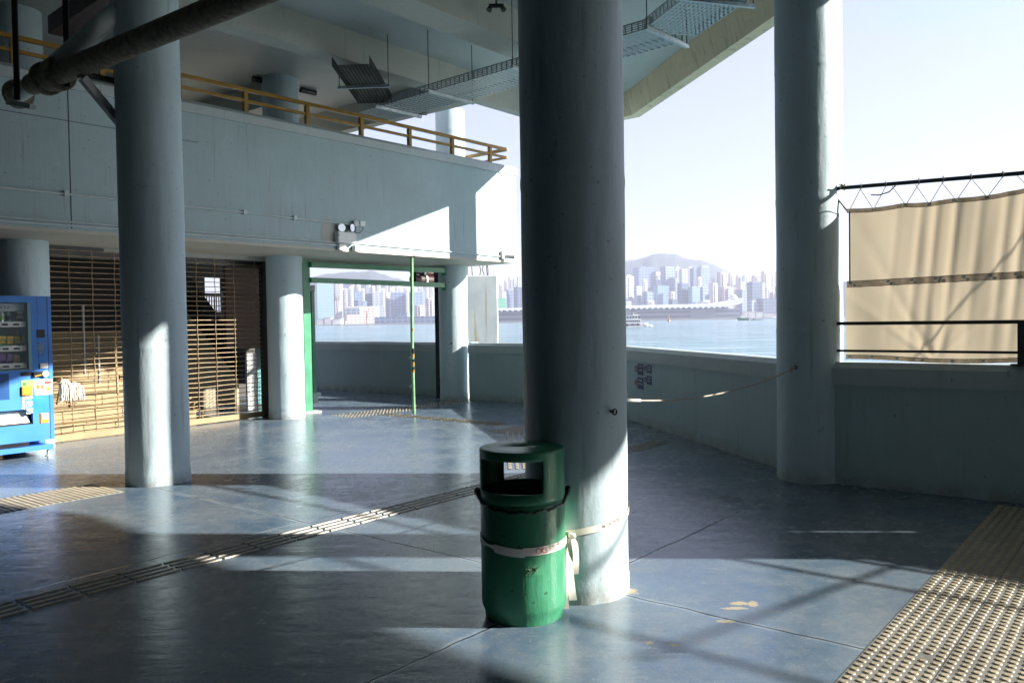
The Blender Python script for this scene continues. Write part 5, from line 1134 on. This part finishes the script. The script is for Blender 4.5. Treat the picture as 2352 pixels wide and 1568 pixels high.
c = pd(1684, 683, TD + 20); m = MB(); m.lathe((c.x, c.y), [(1, c.z - 12), (1.6, c.z - 5), (8.5, c.z - 3), (9, c.z), (7, c.z + 4), (3, c.z + 6), (.1, c.z + 6.3)], 20); m.build('radar_dome', M['white'], term)
m = MB(); m.box(tX0, tX1 + 12, TD - 14, TD - 2, SEA - 1, SEA + 3.2); m.build('quay_apron', M['grey'], term)
m = MB(); m.box(pd(1600, 700, TD).x, pd(1630, 700, TD).x, TD + 10, TD + 40, zq, zq + 5); m.build('roof_house', B['pale'], term)
# ferry
fd = 4.55 * FPX / 18.8; X0, X1 = pd(1405, 745, fd).x, pd(1489, 745, fd).x
fer = thing('passenger_ferry', 'white double deck ferry heading right past the middle column', 'ferry', ((X0 + X1) / 2, fd, SEA)); Lf = X1 - X0
def hullp(k, z): # half width along
    f = 1 if .12 < k < .75 else (k / .12 * .4 + .6 if k <= .12 else max(.02, 1 - ((k - .75) / .25) ** 1.6)); return 2.9 * f * (.75 + .25 * z)
m = MB(); vs = []; n = 24
for i in range(n + 1):
    k = i / n; x = X0 + Lf * k + 0; zz = 1.9 + .7 * max(0, k - .6) ; 
    for sg, zf in ((-1, 0), (-1, 1), (1, 1), (1, 0)): vs.append((x + (0 if zf else -.8 * (k > .8)), fd + sg * hullp(k, zf), SEA - .3 + (zz + .3) * zf))
m.add(vs, [(i * 4 + j, (i + 1) * 4 + j, (i + 1) * 4 + (j + 1) % 4, i * 4 + (j + 1) % 4) for i in range(n) for j in range(4)] + [(0, 1, 2, 3), (n * 4 + 3, n * 4 + 2, n * 4 + 1, n * 4)], True); m.build('hull', simple('ferry_hull', (.22, .23, .30), .5), fer)
fwh = M['white']
m = MB(); m.box(X0 + .5, X0 + Lf * .86, fd - 2.5, fd + 2.5, SEA + 2.0, SEA + 2.35); m.box(X0 + 1, X0 + Lf * .80, fd - 2.2, fd + 2.2, SEA + 3.7, SEA + 4.4); m.box(X0 + 1, X0 + Lf * .76, fd - 2.5, fd + 2.5, SEA + 6.2, SEA + 6.5); m.build('deck_levels', fwh, fer)
m = MB(); m.box(X0 + 1, X0 + Lf * .78, fd - 2.1, fd + 2.1, SEA + 2.36, SEA + 3.69); m.build('lower_cabin', fwh, fer)
m = MB(); m.box(X0 + 1.2, X0 + Lf * .72, fd - 2.05, fd + 2.05, SEA + 4.41, SEA + 6.19); m.build('upper_cabin', fwh, fer)
m = MB()
for k in range(12): x = X0 + 2 + k * (Lf * .76 - 2) / 12; m.box(x + .3, x + 1.15, fd - 2.14, fd - 2.09, SEA + 2.7, SEA + 3.5)
m.build('lower_windows', M['black'], fer)
m = MB()
for k in range(9): x = X0 + 2 + k * 1.55; m.box(x, x + .9, fd - 2.12, fd - 2.06, SEA + 4.9, SEA + 5.6)
m.build('cabin_windows', M['black'], fer)
m = MB(); m.box(X0 + Lf * .58, X0 + Lf * .72, fd - 1.4, fd + 1.4, SEA + 6.5, SEA + 8.0); m.build('wheelhouse', fwh, fer)
m = MB(); m.box(X0 + Lf * .60, X0 + Lf * .725, fd - 1.45, fd - 1.41, SEA + 7.1, SEA + 7.7); m.build('wheelhouse_window', M['black'], fer)
m = MB(); m.tube([(X0 + Lf * .56, fd, SEA + 6.5), (X0 + Lf * .56, fd, SEA + 10)], .12, 6); m.bar((X0 + Lf * .52, fd, SEA + 9), (X0 + Lf * .6, fd, SEA + 9), .12); m.build('mast', M['dark'], fer)
for k in range(6): m = MB(); x = X0 + 2 + k * Lf * .15; m.tube([Vector((x + .45 * math.cos(q), fd - 3.05, SEA + 1.2 + .45 * math.sin(q))) for q in [i * .785 for i in range(9)]], .16, 6); m.build('tyre_fender', M['black'], fer)
m = MB(); r_ = random.Random(2)
for k in range(260):
    x = X0 + Lf * r_.random() ** .6 * 1.06; yy = fd - 3.1 - abs(r_.gauss(0, .9)); s_ = r_.uniform(.1, .4) * (1 + 1.3 * (x > X0 + Lf * .9)); z = SEA + r_.random() * .25 + (.6 * r_.random() if x > X0 + Lf * .93 else 0)
    m.lathe((x, yy), [(s_ * .1, z - s_ * .3), (s_, z), (s_ * .7, z + s_ * .45), (.01, z + s_ * .6)], 7)
tag(m.build('wake_foam', simple('foam', (.85, .87, .87), .8)), 'white bow wave foam along the ferry side', None, None, 'stuff')
# green work barge
bd = 4.55 * FPX / 8.2; X0, X1 = pd(1695, 730, bd).x, pd(1720, 730, bd).x
bg_ = thing('green_barge', 'small green work boat off the terminal end', 'boat', ((X0 + X1) / 2, bd, SEA)); W_ = X1 - X0
m = MB(); m.hexa([(X0 + 1, bd - 2.5, SEA - .2), (X1 - 1, bd - 2.5, SEA - .2), (X1 - 1, bd + 2.5, SEA - .2), (X0 + 1, bd + 2.5, SEA - .2), (X0 - 1, bd - 3, SEA + 3.6), (X1, bd - 3, SEA + 2.6), (X1, bd + 3, SEA + 2.6), (X0 - 1, bd + 3, SEA + 3.6)]); m.build('hull', simple('dark_green_hull', (.03, .16, .08), .5), bg_)
m = MB(); m.box(X0 + 3, X0 + 9, bd - 2, bd + 2, SEA + 3, SEA + 6.3); m.build('cabin', M['white'], bg_)
m = MB(); m.bar((X0 + 11, bd, SEA + 2), (X0 + 13, bd, SEA + 8), .5); m.bar((X0 + 13, bd, SEA + 8), (X0 + 17, bd, SEA + 2), .3); m.build('derrick', M['green'], bg_)
X0, X1 = pd(1724, 730, bd).x, pd(1752, 730, bd).x; t = thing('towed_raft', 'low dark raft towed right behind the green boat', 'raft', ((X0 + X1) / 2, bd, SEA)); m = MB(); m.box(X0, X1, bd - 2, bd + 2, SEA - .2, SEA + .9); m.build('raft_deck', M['green'], t); m = MB(); m.box(X0 + 3, X0 + 5, bd - 1, bd + 1, SEA + .9, SEA + 2); m.build('raft_crate', M['dark'], t)
c = pd(1536, 733, 1100); t = thing('yellow_buoy', 'tiny yellow navigation buoy in front of the terminal', 'buoy', (c.x, 1100, SEA))
m = MB(); m.lathe((c.x, 1100), [(2.1, SEA - .3), (2.1, SEA + 1.5), (.9, SEA + 2.4), (.5, SEA + 8), (.05, SEA + 8.2)], 14); m.build('buoy_float', M['yellow'], t); m = MB(); m.lathe((c.x, 1100), [(.9, SEA + 8.2), (.9, SEA + 9.6), (.05, SEA + 9.8)], 10); m.build('top_mark', M['yellow'], t)
for x, yy, lab in ((1780, 733, 'tiny white launch close to the right column'),):
    X0 = pd(x, 730, 1500).x; t = thing('small_launch', lab, 'boat', (X0, 1500, SEA)); m = MB(); m.hexa([(X0 - 5, 1498, SEA), (X0 + 5, 1498, SEA), (X0 + 5, 1502, SEA), (X0 - 5, 1502, SEA), (X0 - 5.5, 1497, SEA + 1.6), (X0 + 7, 1497, SEA + 2), (X0 + 7, 1503, SEA + 2), (X0 - 5.5, 1503, SEA + 1.6)]); m.build('hull', M['white'], t); m = MB(); m.box(X0 - 3, X0 + 1, 1499, 1501, SEA + 1.7, SEA + 4); m.build('cabin', M['white'], t)
